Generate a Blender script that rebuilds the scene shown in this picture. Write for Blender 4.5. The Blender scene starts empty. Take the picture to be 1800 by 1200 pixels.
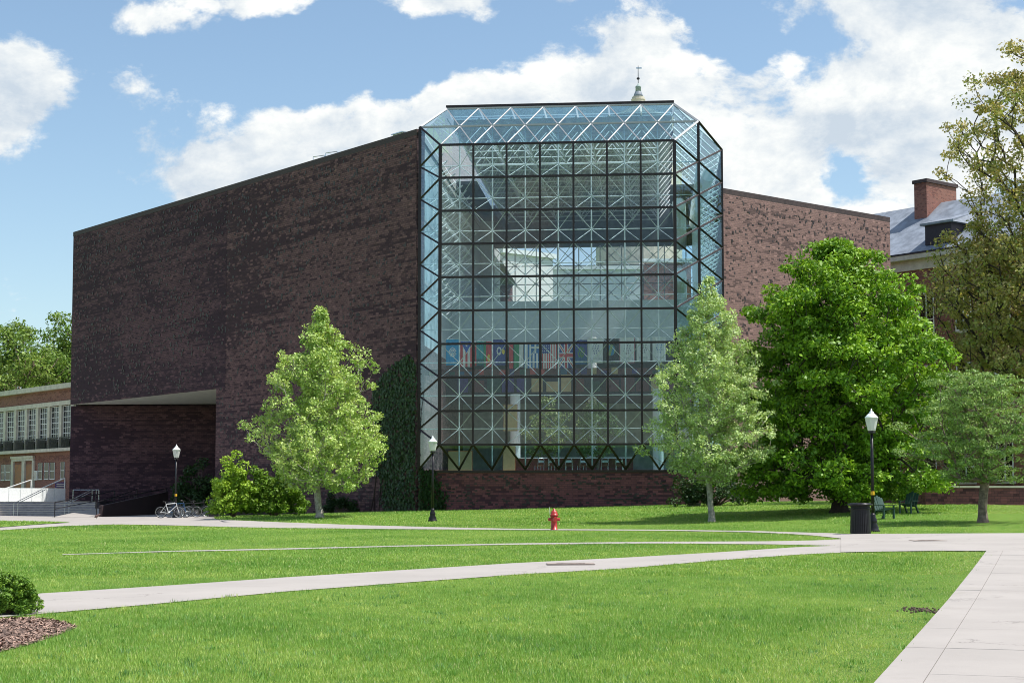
import bpy, math, random
import numpy as np
from mathutils import Matrix, Vector
rng = np.random.default_rng(7); random.seed(7)
sc = bpy.context.scene; col = sc.collection
PI = math.pi

# ------------------------------------------------------------------ camera
F, TILT, HOR = 2854.6, 0.0667, 879.8          # focal length in px of the 1800 px photo, pitch, horizon row
EYE = np.array([0., 0., 1.65])
PY0 = HOR - F * math.tan(TILT)
cd = bpy.data.cameras.new('camera'); cam = bpy.data.objects.new('camera', cd); col.objects.link(cam)
cam.location = EYE; cam.rotation_euler = (PI / 2 + TILT, 0, 0)
cd.sensor_width = 36; cd.lens = F / 1800 * 36; cd.shift_y = (PY0 - 600) / 1800
cd.clip_start = .1; cd.clip_end = 9000
sc.camera = cam

# ------------------------------------------------------------------ light
SUN_H = np.array([.985, -.174]); SUN_H /= np.linalg.norm(SUN_H); SUN_EL = math.radians(63)
sd = bpy.data.lights.new('sun', 'SUN'); sd.energy = 5.0; sd.angle = math.radians(.53); sd.color = (1, .955, .88)
sun = bpy.data.objects.new('sun', sd); col.objects.link(sun)
SDIR = Vector((SUN_H[0] * math.cos(SUN_EL), SUN_H[1] * math.cos(SUN_EL), math.sin(SUN_EL)))
sun.rotation_euler = SDIR.to_track_quat('Z', 'Y').to_euler(); sun.location = (60, 10, 80)
vs = sc.view_settings; vs.view_transform = 'Standard'; vs.look = 'None'; vs.gamma = 1; vs.exposure = 0.30
try: vs.use_curve_mapping = False
except Exception: pass
cy = sc.cycles
cy.max_bounces = 10; cy.diffuse_bounces = 4; cy.glossy_bounces = 4; cy.transmission_bounces = 6
cy.transparent_max_bounces = 24; cy.use_denoising = True; cy.caustics_reflective = False; cy.caustics_refractive = False
cy.sample_clamp_indirect = 6; cy.filter_width = 1.0

# ------------------------------------------------------------------ node helpers
class NT:
    def __init__(s, tree): s.t = tree; s.n = tree.nodes; s.l = tree.links
    def new(s, typ, **kw):
        nd = s.n.new(typ)
        for k, v in kw.items(): setattr(nd, k, v)
        return nd
    def put(s, sock, v):
        if isinstance(v, bpy.types.NodeSocket): s.l.new(v, sock)
        elif v is not None:
            if isinstance(v, (tuple, list)) and sock.type == 'RGBA' and len(v) == 3: v = (*v, 1)
            sock.default_value = v
    def math(s, op, a, b=None, c=None, clamp=False):
        nd = s.new('ShaderNodeMath', operation=op); nd.use_clamp = clamp
        for i, v in enumerate((a, b, c)):
            if v is not None: s.put(nd.inputs[i], v)
        return nd.outputs[0]
    def vmath(s, op, a, b=None, out=0):
        nd = s.new('ShaderNodeVectorMath', operation=op); s.put(nd.inputs[0], a)
        if b is not None: s.put(nd.inputs[1], b)
        return nd.outputs[out]
    def noise(s, vec, scale, detail=4, rough=.5, dist=0, out=0):
        nd = s.new('ShaderNodeTexNoise'); s.put(nd.inputs['Vector'], vec)
        nd.inputs['Scale'].default_value = scale; nd.inputs['Detail'].default_value = detail
        nd.inputs['Roughness'].default_value = rough; nd.inputs['Distortion'].default_value = dist
        return nd.outputs[out]
    def mapr(s, v, a, b, c=0, d=1, kind='SMOOTHSTEP'):
        nd = s.new('ShaderNodeMapRange', interpolation_type=kind); s.put(nd.inputs[0], v)
        for i, x in enumerate((a, b, c, d)): nd.inputs[i + 1].default_value = x
        return nd.outputs[0]
    def mix(s, f, a, b, blend='MIX'):
        nd = s.new('ShaderNodeMix', data_type='RGBA', blend_type=blend); nd.clamp_factor = True
        s.put(nd.inputs[0], f); s.put(nd.inputs[6], a); s.put(nd.inputs[7], b); return nd.outputs[2]
    def comb(s, x, y, z):
        nd = s.new('ShaderNodeCombineXYZ')
        for i, v in enumerate((x, y, z)): s.put(nd.inputs[i], v)
        return nd.outputs[0]

# ------------------------------------------------------------------ sky
w = bpy.data.worlds.new('World'); sc.world = w; w.use_nodes = True
T = NT(w.node_tree); T.n.clear()
tc = T.new('ShaderNodeTexCoord'); D = T.vmath('NORMALIZE', tc.outputs['Generated'])
sky = T.new('ShaderNodeTexSky', sky_type='NISHITA'); sky.sun_disc = False
sky.sun_elevation = SUN_EL; sky.sun_rotation = math.atan2(SUN_H[0], SUN_H[1])
sky.air_density = 1.0; sky.dust_density = 1.0; sky.ozone_density = 1.5; sky.altitude = 100
bg1 = T.new('ShaderNodeBackground'); bg1.inputs[1].default_value = .136
T.l.new(T.mix(1.0, sky.outputs[0], (1.02, 1.05, 1.0), 'MULTIPLY'), bg1.inputs[0])
def raydir(px, py):
    v = (PY0 - py) / F
    return np.array([(px - 900) / F, math.cos(TILT) - math.sin(TILT) * v, math.sin(TILT) + math.cos(TILT) * v])
wob = T.new('ShaderNodeTexNoise'); T.put(wob.inputs['Vector'], D); wob.inputs['Scale'].default_value = 13; wob.inputs['Detail'].default_value = 5
wob2 = T.vmath('MULTIPLY', T.vmath('SUBTRACT', wob.outputs['Color'], (.5, .5, .5)), (.085, .03, .05)); DW = T.vmath('ADD', D, wob2)
sx = T.new('ShaderNodeSeparateXYZ'); T.l.new(D, sx.inputs[0])
Pn = T.vmath('MULTIPLY', D, (1, 1, 1.5))
n1 = T.noise(Pn, 10.5, 15, .62, .15)
n1b = T.noise(T.vmath('ADD', Pn, (.010, .004, .022)), 10.5, 15, .62, .15)
n2 = T.noise(T.vmath('ADD', Pn, (3.1, 1.7, .4)), 3.0, 3, .5)
def blob(px, py, rx, ry, wt=1.0):
    c = raydir(px, py); L = np.linalg.norm(c); c /= L
    d = T.vmath('SUBTRACT', DW, tuple(c)); d = T.vmath('MULTIPLY', d, (F / rx, F / rx, F / ry))
    return T.mapr(T.vmath('LENGTH', d, out=1), 1.3, .2, 0, wt)
blobs = [(0, 170, 175, 115), (1080, 130, 230, 130), (1320, 215, 330, 160), (1620, 170, 420, 190), (860, 190, 200, 100), (640, 260, 330, 120),
         (440, 305, 230, 105), (1640, 310, 170, 70), (1500, 20, 330, 80), (460, -6, 190, 50, .62), (780, -4, 190, 50, .62), (270, 30, 110, 55, .55), (-300, 60, 220, 120), (2200, 160, 330, 200), (970, 0, 90, 40, .6)]
B = None
for b in blobs:
    o = blob(*b); B = o if B is None else T.math('MAXIMUM', B, o)
holes = None
for b in [(1335, 62, 52, 48), (1500, 305, 52, 60), (1462, 185, 14, 12), (610, 90, 330, 70), (110, 330, 110, 110), (480, 110, 220, 60)]:
    o = blob(*b); holes = o if holes is None else T.math('MAXIMUM', holes, o)
gen = T.mapr(n2, .52, .68, 0, .55)               # cumulus elsewhere round the sky
inview = T.mapr(sx.outputs[1], .90, .97, 0, 1)
gen = T.math('MULTIPLY', gen, T.math('SUBTRACT', 1, inview))
cov = T.math('MAXIMUM', B, gen)
cov = T.math('SUBTRACT', cov, T.math('MULTIPLY', holes, .62))
dens = T.math('ADD', T.math('MULTIPLY', cov, .78), T.math('MULTIPLY', T.math('SUBTRACT', n1, .5), 2.6))
mask = T.mapr(dens, .25, .52, 0, 1)
mask = T.math('MULTIPLY', mask, T.mapr(sx.outputs[2], -.02, .03, 0, 1))
n3 = T.noise(T.vmath('ADD', Pn, (.7, .2, 1.4)), 5.5, 8, .55)
lit = T.math('ADD', T.math('MULTIPLY', T.math('SUBTRACT', n1, n1b), 4.0), .54)
lit = T.math('ADD', lit, T.math('MULTIPLY', T.math('SUBTRACT', n3, .5), 1.5), clamp=True)
thick = T.mapr(dens, .55, 1.05, 0, .35)
lit = T.math('SUBTRACT', lit, T.math('MULTIPLY', thick, .5), clamp=True)
ccol = T.mix(lit, (.50, .575, .655), (.875, .88, .85))
bg2 = T.new('ShaderNodeBackground'); T.l.new(ccol, bg2.inputs[0]); bg2.inputs[1].default_value = 1.0
ms = T.new('ShaderNodeMixShader'); T.l.new(mask, ms.inputs[0]); T.l.new(bg1.outputs[0], ms.inputs[1]); T.l.new(bg2.outputs[0], ms.inputs[2])
wo = T.new('ShaderNodeOutputWorld'); T.l.new(ms.outputs[0], wo.inputs[0])

# ------------------------------------------------------------------ materials
MATS = {}
def base_mat(name):
    m = bpy.data.materials.new(name); m.use_nodes = True; t = NT(m.node_tree)
    bs = m.node_tree.nodes['Principled BSDF']; MATS[name] = m
    return m, t, bs
def simple(name, c, rough=.6, metal=0, var=.12, scale=6, bump=0, spec=.4):
    m, t, b = base_mat(name)
    tcn = t.new('ShaderNodeTexCoord'); n = t.noise(tcn.outputs['Object'], scale, 6, .6)
    t.put(b.inputs['Base Color'], t.mix(t.mapr(n, .3, .7), tuple(x * (1 - var) for x in c), tuple(min(1, x * (1 + var)) for x in c)))
    t.put(b.inputs['Roughness'], t.mapr(n, .3, .7, max(.03, rough - .07), min(1, rough + .07)))
    b.inputs['Metallic'].default_value = metal; b.inputs['Specular IOR Level'].default_value = spec
    if bump:
        bp = t.new('ShaderNodeBump'); bp.inputs['Strength'].default_value = bump; bp.inputs['Distance'].default_value = .02
        t.put(bp.inputs['Height'], t.noise(tcn.outputs['Object'], scale * 6, 4)); t.l.new(bp.outputs[0], b.inputs['Normal'])
    return m
def brick(name, c1, c2, dark, patch=.5, mortar=(.2, .17, .16), bw=.30, rh=.1, patch_scale=.16, bump=.5, band=True):
    m, t, b = base_mat(name)
    uv = t.new('ShaderNodeUVMap').outputs[0]
    br = t.new('ShaderNodeTexBrick'); t.put(br.inputs['Vector'], uv)
    br.inputs['Scale'].default_value = 1; br.inputs['Brick Width'].default_value = bw; br.inputs['Row Height'].default_value = rh
    br.inputs['Mortar Size'].default_value = rh * .11; br.inputs['Mortar Smooth'].default_value = .2; br.inputs['Bias'].default_value = 0
    t.put(br.inputs['Color1'], c1); t.put(br.inputs['Color2'], c2); t.put(br.inputs['Mortar'], mortar)
    # weathered dark areas: each brick is fired lighter or darker, dark ones lying in broad horizontal drifts
    sp = t.new('ShaderNodeSeparateXYZ'); t.l.new(uv, sp.inputs[0])
    row = t.math('FLOOR', t.math('DIVIDE', sp.outputs[1], rh))
    cu = t.math('FLOOR', t.math('ADD', t.math('DIVIDE', sp.outputs[0], bw), t.math('MULTIPLY', t.math('FLOORED_MODULO', row, 2.0), .5)))
    wn = t.new('ShaderNodeTexWhiteNoise', noise_dimensions='2D'); t.put(wn.inputs['Vector'], t.comb(cu, row, 0)); r = wn.outputs['Value']
    wn2 = t.new('ShaderNodeTexWhiteNoise', noise_dimensions='1D'); t.put(wn2.inputs['W'], row); rr = wn2.outputs['Value']
    bc = t.comb(t.math('MULTIPLY', cu, bw), t.math('MULTIPLY', row, rh), 0)
    p1 = t.noise(t.vmath('MULTIPLY', bc, (.40, 1.35, 1)), patch_scale, 5, .62, .5)
    p2 = t.noise(t.vmath('MULTIPLY', bc, (.7, 1.3, 1)), 1.3, 4, .7)
    p3 = t.noise(t.vmath('MULTIPLY', uv, (3.4, 4.6, 1)), 2.0, 3, .7)
    s = t.math('ADD', p1, t.math('MULTIPLY', t.math('SUBTRACT', p2, .5), .50))
    s = t.math('ADD', s, t.math('MULTIPLY', t.math('SUBTRACT', r, .5), .20))
    s = t.math('ADD', s, t.math('MULTIPLY', t.math('SUBTRACT', rr, .5), .16))
    k = t.mapr(s, .60 - patch * .22, .60 - patch * .02, 0, 1)
    c = t.mix(k, br.outputs['Color'], dark)
    c = t.mix(t.mapr(r, .90, .97, 0, .6), c, tuple(min(1, x * 1.45) for x in c1))
    c = t.mix(t.mapr(r, .10, .03, 0, .75), c, tuple(x * .7 for x in dark))
    streak = t.noise(t.vmath('MULTIPLY', uv, (1.6, .06, 1)), 1.0, 5, .7)       # water runs
    c = t.mix(t.mapr(streak, .52, .72, 0, .28), c, dark)
    c = t.mix(t.mapr(p3, .3, .7, 0, .15), c, tuple(x * .8 for x in c2))
    t.put(b.inputs['Base Color'], c); b.inputs['Roughness'].default_value = .82; b.inputs['Specular IOR Level'].default_value = .25
    bp = t.new('ShaderNodeBump'); bp.inputs['Strength'].default_value = bump; bp.inputs['Distance'].default_value = .03
    h = t.math('ADD', t.math('MULTIPLY', t.math('SUBTRACT', 1, br.outputs['Fac']), .6), t.math('MULTIPLY', p3, .9))
    t.put(bp.inputs['Height'], h); t.l.new(bp.outputs[0], b.inputs['Normal'])
    return m
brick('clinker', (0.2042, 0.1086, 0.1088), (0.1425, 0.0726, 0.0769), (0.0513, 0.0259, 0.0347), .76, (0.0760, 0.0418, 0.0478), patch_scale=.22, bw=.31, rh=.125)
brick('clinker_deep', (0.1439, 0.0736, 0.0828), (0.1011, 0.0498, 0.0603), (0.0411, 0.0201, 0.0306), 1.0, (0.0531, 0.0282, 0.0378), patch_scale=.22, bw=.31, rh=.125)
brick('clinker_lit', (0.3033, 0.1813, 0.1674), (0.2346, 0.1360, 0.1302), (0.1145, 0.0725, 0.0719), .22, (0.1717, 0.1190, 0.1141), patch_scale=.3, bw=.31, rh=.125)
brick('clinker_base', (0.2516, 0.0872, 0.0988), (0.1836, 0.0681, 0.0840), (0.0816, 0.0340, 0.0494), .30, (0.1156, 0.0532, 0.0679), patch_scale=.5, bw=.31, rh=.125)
brick('red_brick', (.30, .125, .09), (.25, .10, .08), (.17, .075, .065), .15, (.30, .22, .19), bw=.22, rh=.075, patch_scale=.5)
simple('coping', (.060, .040, .042), .7, var=.25, scale=3)
simple('clinker_dark', (.050, .036, .038), .55, var=.5, scale=2)
simple('soffit', (.85, .83, .76), .85, var=.08, scale=2)
simple('bronze', (.035, .026, .028), .35, .5, .2)
simple('white_steel', (.72, .75, .76), .45, 0, .06)
simple('sunlit_cap', (.40, .40, .44), .5, 0, .08)  # bronze caps of the top facets, sun glint put into the colour
simple('limestone', (.58, .53, .45), .8, var=.14, scale=2)
simple('steel', (.62, .64, .66), .28, .9, .08)
simple('black_metal', (.020, .018, .022), .38, .3, .2)
simple('dark_paint', (.03, .024, .032), .5, .2, .2)
simple('rubber', (.02, .02, .02), .8)
simple('white_panel', (.86, .90, .90), .55, var=.06)
simple('slate', (.22, .25, .30), .6, var=.25, scale=1.2)
simple('copper', (.28, .36, .35), .7, var=.2)
simple('wood', (.30, .11, .045), .5, var=.3, scale=3)
simple('tan_panel', (.46, .34, .17), .6, var=.08)
simple('bark', (.19, .14, .115), .9, var=.45, scale=7, bump=.8)
simple('bark_pale', (.34, .31, .27), .9, var=.4, scale=7, bump=.8)
simple('bark_dark', (.055, .038, .036), .9, var=.4, scale=7, bump=.8)
simple('hydrant_red', (.42, .035, .03), .38, 0, .18, 9, spec=.5)
simple('yellow', (.75, .42, .02), .5)
simple('gold', (.50, .40, .22), .5)
simple('carpet', (.46, .43, .40), .9)
simple('int_wall', (.55, .58, .60), .8, var=.08)
simple('spandrel', (.60, .66, .67), .7, var=.06)
simple('deck_dark', (.16, .17, .17), .8, var=.25, scale=2)
simple('deck_rib', (.52, .54, .53), .7, var=.2, scale=2)
simple('dark_red', (.12, .035, .035), .6)
simple('green_paint', (.02, .06, .045), .5)
simple('stone_step', (.32, .29, .31), .75, var=.2, scale=3)
simple('white_paint', (.78, .78, .76), .6, var=.05)
simple('purple_print', (.06, .035, .16), .6)
simple('soil', (.10, .065, .05), .95, var=.4, scale=8, bump=.8)
simple('iron_cover', (.30, .245, .215), .8, var=.3, scale=8)
simple('bird_brown', (.16, .10, .09), .8)
simple('bike_blue', (.03, .09, .20), .4)
simple('bike_white', (.78, .78, .78), .35)
# concrete with faint stains
def concrete(name, c):
    m, t, b = base_mat(name); g = t.new('ShaderNodeNewGeometry').outputs['Position']
    a = t.noise(g, .35, 5, .6); f = t.noise(g, 9, 6, .7); ff = t.noise(g, 60, 3, .7)
    c0 = t.mix(t.mapr(a, .3, .7), tuple(x * .92 for x in c), tuple(x * 1.05 for x in c))
    c0 = t.mix(t.mapr(f, .56, .78, 0, .35), c0, tuple(x * .72 for x in c))
    c0 = t.mix(t.mapr(ff, .6, .8, 0, .4), c0, tuple(x * .7 for x in c))
    vo = t.new('ShaderNodeTexVoronoi', feature='DISTANCE_TO_EDGE'); vo.inputs['Scale'].default_value = .17
    t.put(vo.inputs['Vector'], t.vmath('ADD', g, t.vmath('MULTIPLY', t.noise(g, 1.3, 5, .7, out=1), (1.4, 1.4, 1.4))))
    gate = t.mapr(t.noise(g, .5, 2), .5, .56, 0, .55)
    c0 = t.mix(t.math('MULTIPLY', t.mapr(vo.outputs['Distance'], .006, .002), gate), c0, tuple(x * .45 for x in c))
    st_ = t.noise(t.vmath('ADD', g, (7, 3, 1)), 1.1, 6, .72)
    c0 = t.mix(t.mapr(st_, .55, .75, 0, .5), c0, tuple(x * q for x, q in zip(c, (.78, .76, .72))))
    t.put(b.inputs['Base Color'], c0); b.inputs['Roughness'].default_value = .88; b.inputs['Specular IOR Level'].default_value = .2
    bp = t.new('ShaderNodeBump'); bp.inputs['Strength'].default_value = .25; bp.inputs['Distance'].default_value = .01
    t.put(bp.inputs['Height'], ff); t.l.new(bp.outputs[0], b.inputs['Normal'])
concrete('concrete', (.365, .336, .314))
# lawn soil under the blades
def lawn_mat():
    m, t, b = base_mat('lawn'); g = t.new('ShaderNodeNewGeometry').outputs['Position']
    a = t.noise(g, .22, 4, .6); f = t.noise(g, 2.2, 6, .7); k = t.noise(g, 25, 4, .8)
    c = t.mix(t.mapr(a, .35, .65), (.13, .26, .035), (.20, .33, .055))
    c = t.mix(t.mapr(f, .4, .75, 0, .7), c, (.09, .18, .03))
    c = t.mix(t.mapr(k, .35, .7, 0, .75), c, (.08, .15, .03))
    t.put(b.inputs['Base Color'], c); b.inputs['Roughness'].default_value = .9; b.inputs['Specular IOR Level'].default_value = .1
    bp = t.new('ShaderNodeBump'); bp.inputs['Strength'].default_value = .9; bp.inputs['Distance'].default_value = .05
    t.put(bp.inputs['Height'], k); t.l.new(bp.outputs[0], b.inputs['Normal'])
lawn_mat()
def leaf_mat(name, trans=.35, rough=.5):
    m, t, b = base_mat(name); at = t.new('ShaderNodeAttribute', attribute_name='Col')
    b.inputs['Roughness'].default_value = rough; b.inputs['Specular IOR Level'].default_value = .3
    t.l.new(at.outputs['Color'], b.inputs['Base Color'])
    tr = t.new('ShaderNodeBsdfTranslucent'); t.put(tr.inputs[0], t.mix(1, at.outputs['Color'], (1.25, 1.15, .55), 'MULTIPLY'))
    mx = t.new('ShaderNodeMixShader'); mx.inputs[0].default_value = trans
    t.l.new(b.outputs[0], mx.inputs[1]); t.l.new(tr.outputs[0], mx.inputs[2])
    t.l.new(mx.outputs[0], m.node_tree.nodes['Material Output'].inputs[0])
leaf_mat('leaf', .22); leaf_mat('grass', .30, .55); leaf_mat('ivy_leaf', .15, .45)
m, t, b = base_mat('print'); at = t.new('ShaderNodeAttribute', attribute_name='Col'); t.l.new(at.outputs['Color'], b.inputs['Base Color']); b.inputs['Roughness'].default_value = .8
m, t, b = base_mat('flag_cloth'); at = t.new('ShaderNodeAttribute', attribute_name='Col'); t.l.new(at.outputs['Color'], b.inputs['Base Color']); b.inputs['Roughness'].default_value = .85
tr = t.new('ShaderNodeBsdfTranslucent'); t.l.new(at.outputs['Color'], tr.inputs[0]); mx = t.new('ShaderNodeMixShader'); mx.inputs[0].default_value = .5
t.l.new(b.outputs[0], mx.inputs[1]); t.l.new(tr.outputs[0], mx.inputs[2]); t.l.new(mx.outputs[0], m.node_tree.nodes['Material Output'].inputs[0])
def glass(name, tint, refl=.06, rough=.0, pw=2.9):
    m, t, b = base_mat(name)
    lw = t.new('ShaderNodeLayerWeight'); lw.inputs[0].default_value = .5
    fr = t.math('ADD', refl, t.math('MULTIPLY', t.math('POWER', lw.outputs['Facing'], pw), 1 - refl), clamp=True)
    tr = t.new('ShaderNodeBsdfTransparent'); t.put(tr.inputs[0], tint)
    gl = t.new('ShaderNodeBsdfGlossy'); gl.inputs['Roughness'].default_value = rough; t.put(gl.inputs[0], (.9, .97, 1))
    mx = t.new('ShaderNodeMixShader'); t.l.new(fr, mx.inputs[0]); t.l.new(tr.outputs[0], mx.inputs[1]); t.l.new(gl.outputs[0], mx.inputs[2])
    t.l.new(mx.outputs[0], m.node_tree.nodes['Material Output'].inputs[0])
glass('pane', (.945, .958, .965), .03)
glass('window_glass', (.12, .17, .19), .045, pw=4.5)
glass('pane_tinted', (.80, .915, .955), .032)
m, t, b = base_mat('lamp_glass'); b.inputs['Base Color'].default_value = (.85, .85, .83, 1); b.inputs['Roughness'].default_value = .3
tr = t.new('ShaderNodeBsdfTranslucent'); tr.inputs[0].default_value = (.9, .9, .88, 1); mx = t.new('ShaderNodeMixShader'); mx.inputs[0].default_value = .4
t.l.new(b.outputs[0], mx.inputs[1]); t.l.new(tr.outputs[0], mx.inputs[2]); t.l.new(mx.outputs[0], m.node_tree.nodes['Material Output'].inputs[0])

# ------------------------------------------------------------------ mesh helpers
def W(o):
    return (W(o.parent) @ o.matrix_parent_inverse @ o.matrix_basis) if o.parent else o.matrix_basis.copy()
def par(o, p):
    if p is not None:
        o.parent = p; o.matrix_parent_inverse = W(p).inverted()
    return o
def tag(o, label=None, cat=None, group=None, kind=None):
    if label: o['label'] = label
    if cat: o['category'] = cat
    if group: o['group'] = group
    if kind: o['kind'] = kind
    return o
def thing(name, label, cat, loc=(0, 0, 0), group=None):
    o = bpy.data.objects.new(name, None); o.empty_display_size = .3; col.objects.link(o); o.matrix_basis = Matrix.Translation(Vector(loc))
    return tag(o, label, cat, group)
def copy_tree(o, parent=None):
    c = o.copy(); col.objects.link(c); c.parent = parent
    for ch in o.children: copy_tree(ch, c)
    return c
def link_mesh(name, me, parent=None, M=None):
    o = bpy.data.objects.new(name, me); col.objects.link(o)
    if M is not None: o.matrix_basis = M
    return par(o, parent)
class MB:
    def __init__(s): s.v = []; s.f = []
    def add(s, vs, fs):
        k = len(s.v); s.v += [tuple(map(float, p)) for p in vs]; s.f += [tuple(i + k for i in f) for f in fs]; return s
    def hexa(s, lo, hi):       # 4 lower, 4 upper points, counter-clockwise
        return s.add(list(lo) + list(hi), [(3, 2, 1, 0), (4, 5, 6, 7), (0, 1, 5, 4), (1, 2, 6, 5), (2, 3, 7, 6), (3, 0, 4, 7)])
    def box(s, x0, x1, y0, y1, z0, z1):
        return s.hexa([(x0, y0, z0), (x1, y0, z0), (x1, y1, z0), (x0, y1, z0)], [(x0, y0, z1), (x1, y0, z1), (x1, y1, z1), (x0, y1, z1)])
    def obox(s, P, ax, ay, az):   # corner and three edge vectors
        P, ax, ay, az = [np.asarray(q, float) for q in (P, ax, ay, az)]
        lo = [P, P + ax, P + ax + ay, P + ay]
        if np.dot(np.cross(ax, ay), az) < 0: lo = lo[::-1]
        return s.hexa(lo, [q + az for q in lo])
    def tube(s, a, b, r, r2=None, n=8, cap=True):
        a = Vector(a); b = Vector(b); r2 = r if r2 is None else r2
        q = (b - a).to_track_quat('Z', 'Y'); k = len(s.v)
        for p, rr in ((a, r), (b, r2)):
            for i in range(n):
                e = q @ Vector((math.cos(2 * PI * i / n) * rr, math.sin(2 * PI * i / n) * rr, 0)); s.v.append(tuple(p + e))
        s.f += [(k + i, k + (i + 1) % n, k + n + (i + 1) % n, k + n + i) for i in range(n)]
        if cap: s.f += [tuple(k + n - 1 - i for i in range(n)), tuple(k + n + i for i in range(n))]
        return s
    def path(s, pts, r, n=6):
        for a, b in zip(pts[:-1], pts[1:]): s.tube(a, b, r, n=n)
        return s
    def lathe(s, prof, c=(0, 0, 0), n=16, sx=1, sy=1, square=False):
        k = len(s.v)
        for (r, z) in prof:
            for i in range(n):
                th = 2 * PI * (i + (.5 if square else 0)) / n; s.v.append((c[0] + r * math.cos(th) * sx, c[1] + r * math.sin(th) * sy, c[2] + z))
        for j in range(len(prof) - 1):
            s.f += [(k + j * n + i, k + j * n + (i + 1) % n, k + (j + 1) * n + (i + 1) % n, k + (j + 1) * n + i) for i in range(n)]
        s.f += [tuple(k + n - 1 - i for i in range(n)), tuple(k + (len(prof) - 1) * n + i for i in range(n))]
        return s
    def torus(s, c, ax, R, r, n=24, m=6):
        q = Vector(ax).to_track_quat('Z', 'Y'); k = len(s.v); c = Vector(c)
        for i in range(n):
            a = 2 * PI * i / n
            for j in range(m):
                bb = 2 * PI * j / m; rr = R + r * math.cos(bb)
                s.v.append(tuple(c + q @ Vector((rr * math.cos(a), rr * math.sin(a), r * math.sin(bb)))))
        for i in range(n):
            for j in range(m):
                s.f.append((k + i * m + j, k + (i + 1) % n * m + j, k + (i + 1) % n * m + (j + 1) % m, k + i * m + (j + 1) % m))
        return s
    def build(s, name, mat, parent=None, smooth=False, M=None):
        me = bpy.data.meshes.new(name); me.from_pydata(s.v, [], s.f)
        V = np.array(s.v); uv = me.uv_layers.new(name='UVMap'); data = np.zeros((len(me.loops), 2))
        lens = np.array([len(f) for f in s.f]); starts = np.concatenate([[0], np.cumsum(lens)[:-1]])   # box-projected UVs in metres
        for k in np.unique(lens):
            w_ = np.nonzero(lens == k)[0]; p = V[np.array([s.f[i] for i in w_])]
            nr = np.cross(p[:, 1] - p[:, 0], p[:, 2] - p[:, 0]); nr /= np.linalg.norm(nr, axis=1, keepdims=True) + 1e-12
            hz = np.abs(nr[:, 2]) > .8; tt = np.stack([-nr[:, 1], nr[:, 0]], 1); tt /= np.linalg.norm(tt, axis=1, keepdims=True) + 1e-12
            q = np.stack([np.einsum('fki,fi->fk', p[:, :, :2], tt), p[:, :, 2]], 2); q[hz] = p[hz][:, :, :2]
            data[starts[w_][:, None] + np.arange(k)[None]] = q
        uv.data.foreach_set('uv', data.ravel())
        me.materials.append(MATS[mat])
        if smooth: me.polygons.foreach_set('use_smooth', [True] * len(me.polygons))
        me.update(); return link_mesh(name, me, parent, M)
def numpy_mesh(name, V, faces, cols, mat, parent=None):
    """V (n,3), faces (m,k) all of one size, cols (n,3) point colours"""
    me = bpy.data.meshes.new(name); n, k = faces.shape
    me.vertices.add(len(V)); me.vertices.foreach_set('co', np.asarray(V, np.float32).ravel())
    me.loops.add(n * k); me.loops.foreach_set('vertex_index', faces.astype(np.int32).ravel())
    me.polygons.add(n); me.polygons.foreach_set('loop_start', np.arange(0, n * k, k, dtype=np.int32))
    if cols is not None:
        a = me.attributes.new('Col', 'FLOAT_COLOR', 'POINT'); c4 = np.ones((len(V), 4), np.float32); c4[:, :3] = cols; a.data.foreach_set('color', c4.ravel())
    me.materials.append(MATS[mat]); me.update(calc_edges=True); me.validate()
    return link_mesh(name, me, parent)
UNIT_CYL = None
def strut_mesh(mat):
    m = MB().tube((0, 0, 0), (0, 0, 1), 1, n=6); o = m.build('strut', mat); me = o.data; bpy.data.objects.remove(o); return me
def bar_matrix(a, b, rx, ry=None, up=None):
    a = Vector(a); b = Vector(b); d = b - a; L = d.length
    if up is None: q = d.to_track_quat('Z', 'Y').to_matrix()
    else:
        z = d.normalized(); y = Vector(up); y = (y - z * y.dot(z)).normalized(); x = y.cross(z); q = Matrix((x, y, z)).transposed()
    return Matrix.Translation(a) @ q.to_4x4() @ Matrix.Diagonal((rx, ry or rx, L, 1))

# ------------------------------------------------------------------ terrain
def at(px, py, Y):
    d = raydir(px, py); return EYE + d * (Y / d[1])
CTRL = [(900, 1199, 14.9), (60, 1060, 25), (900, 1060, 25.4), (1700, 1058, 25.6), (0, 1000, 38), (0, 960, 53), (600, 960, 50.5), (900, 956, 50), (1300, 972, 43), (1734, 969, 43),
        (0, 931, 73), (300, 935, 66), (900, 931, 64), (700, 926, 75), (760, 918, 82), (1800, 938, 54.5), (1537, 932, 57), (1251, 919, 72), (1475, 900, 75), (1726, 916, 62), (1800, 890, 78),
        (1640, 884, 80), (560, 908, 86), (310, 911, 95), (120, 924, 78), (100, 906, 128), (380, 906, 112), (480, 906, 91), (600, 901, 101), (740, 897, 95), (980, 892, 94.2), (1215, 886, 93.5),
        (1300, 881, 112), (1600, 880, 104), (1100, 925, 68), (1400, 937, 59), (0, 905, 128), (-300, 905, 128)]
CP = np.array([at(*c) for c in CTRL])
CP = np.vstack([CP, [[-20, 5, 0], [20, 5, 0], [0, -10, 0], [-40, 20, 0], [40, 20, .1], [60, 60, .7], [70, 110, 1.6], [-80, 80, .4], [-70, 150, .6], [60, 160, 1.6], [0, 170, 1.4], [-90, 20, 0]]])
def _phi(r): return r
_A = _phi(np.linalg.norm(CP[:, None, :2] - CP[None, :, :2], axis=2)); _n = len(CP)
_M = np.zeros((_n + 1, _n + 1)); _M[:_n, :_n] = _A - np.eye(_n) * 1.2; _M[:_n, _n] = 1; _M[_n, :_n] = 1
_w = np.linalg.solve(_M, np.append(CP[:, 2], 0))
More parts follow.
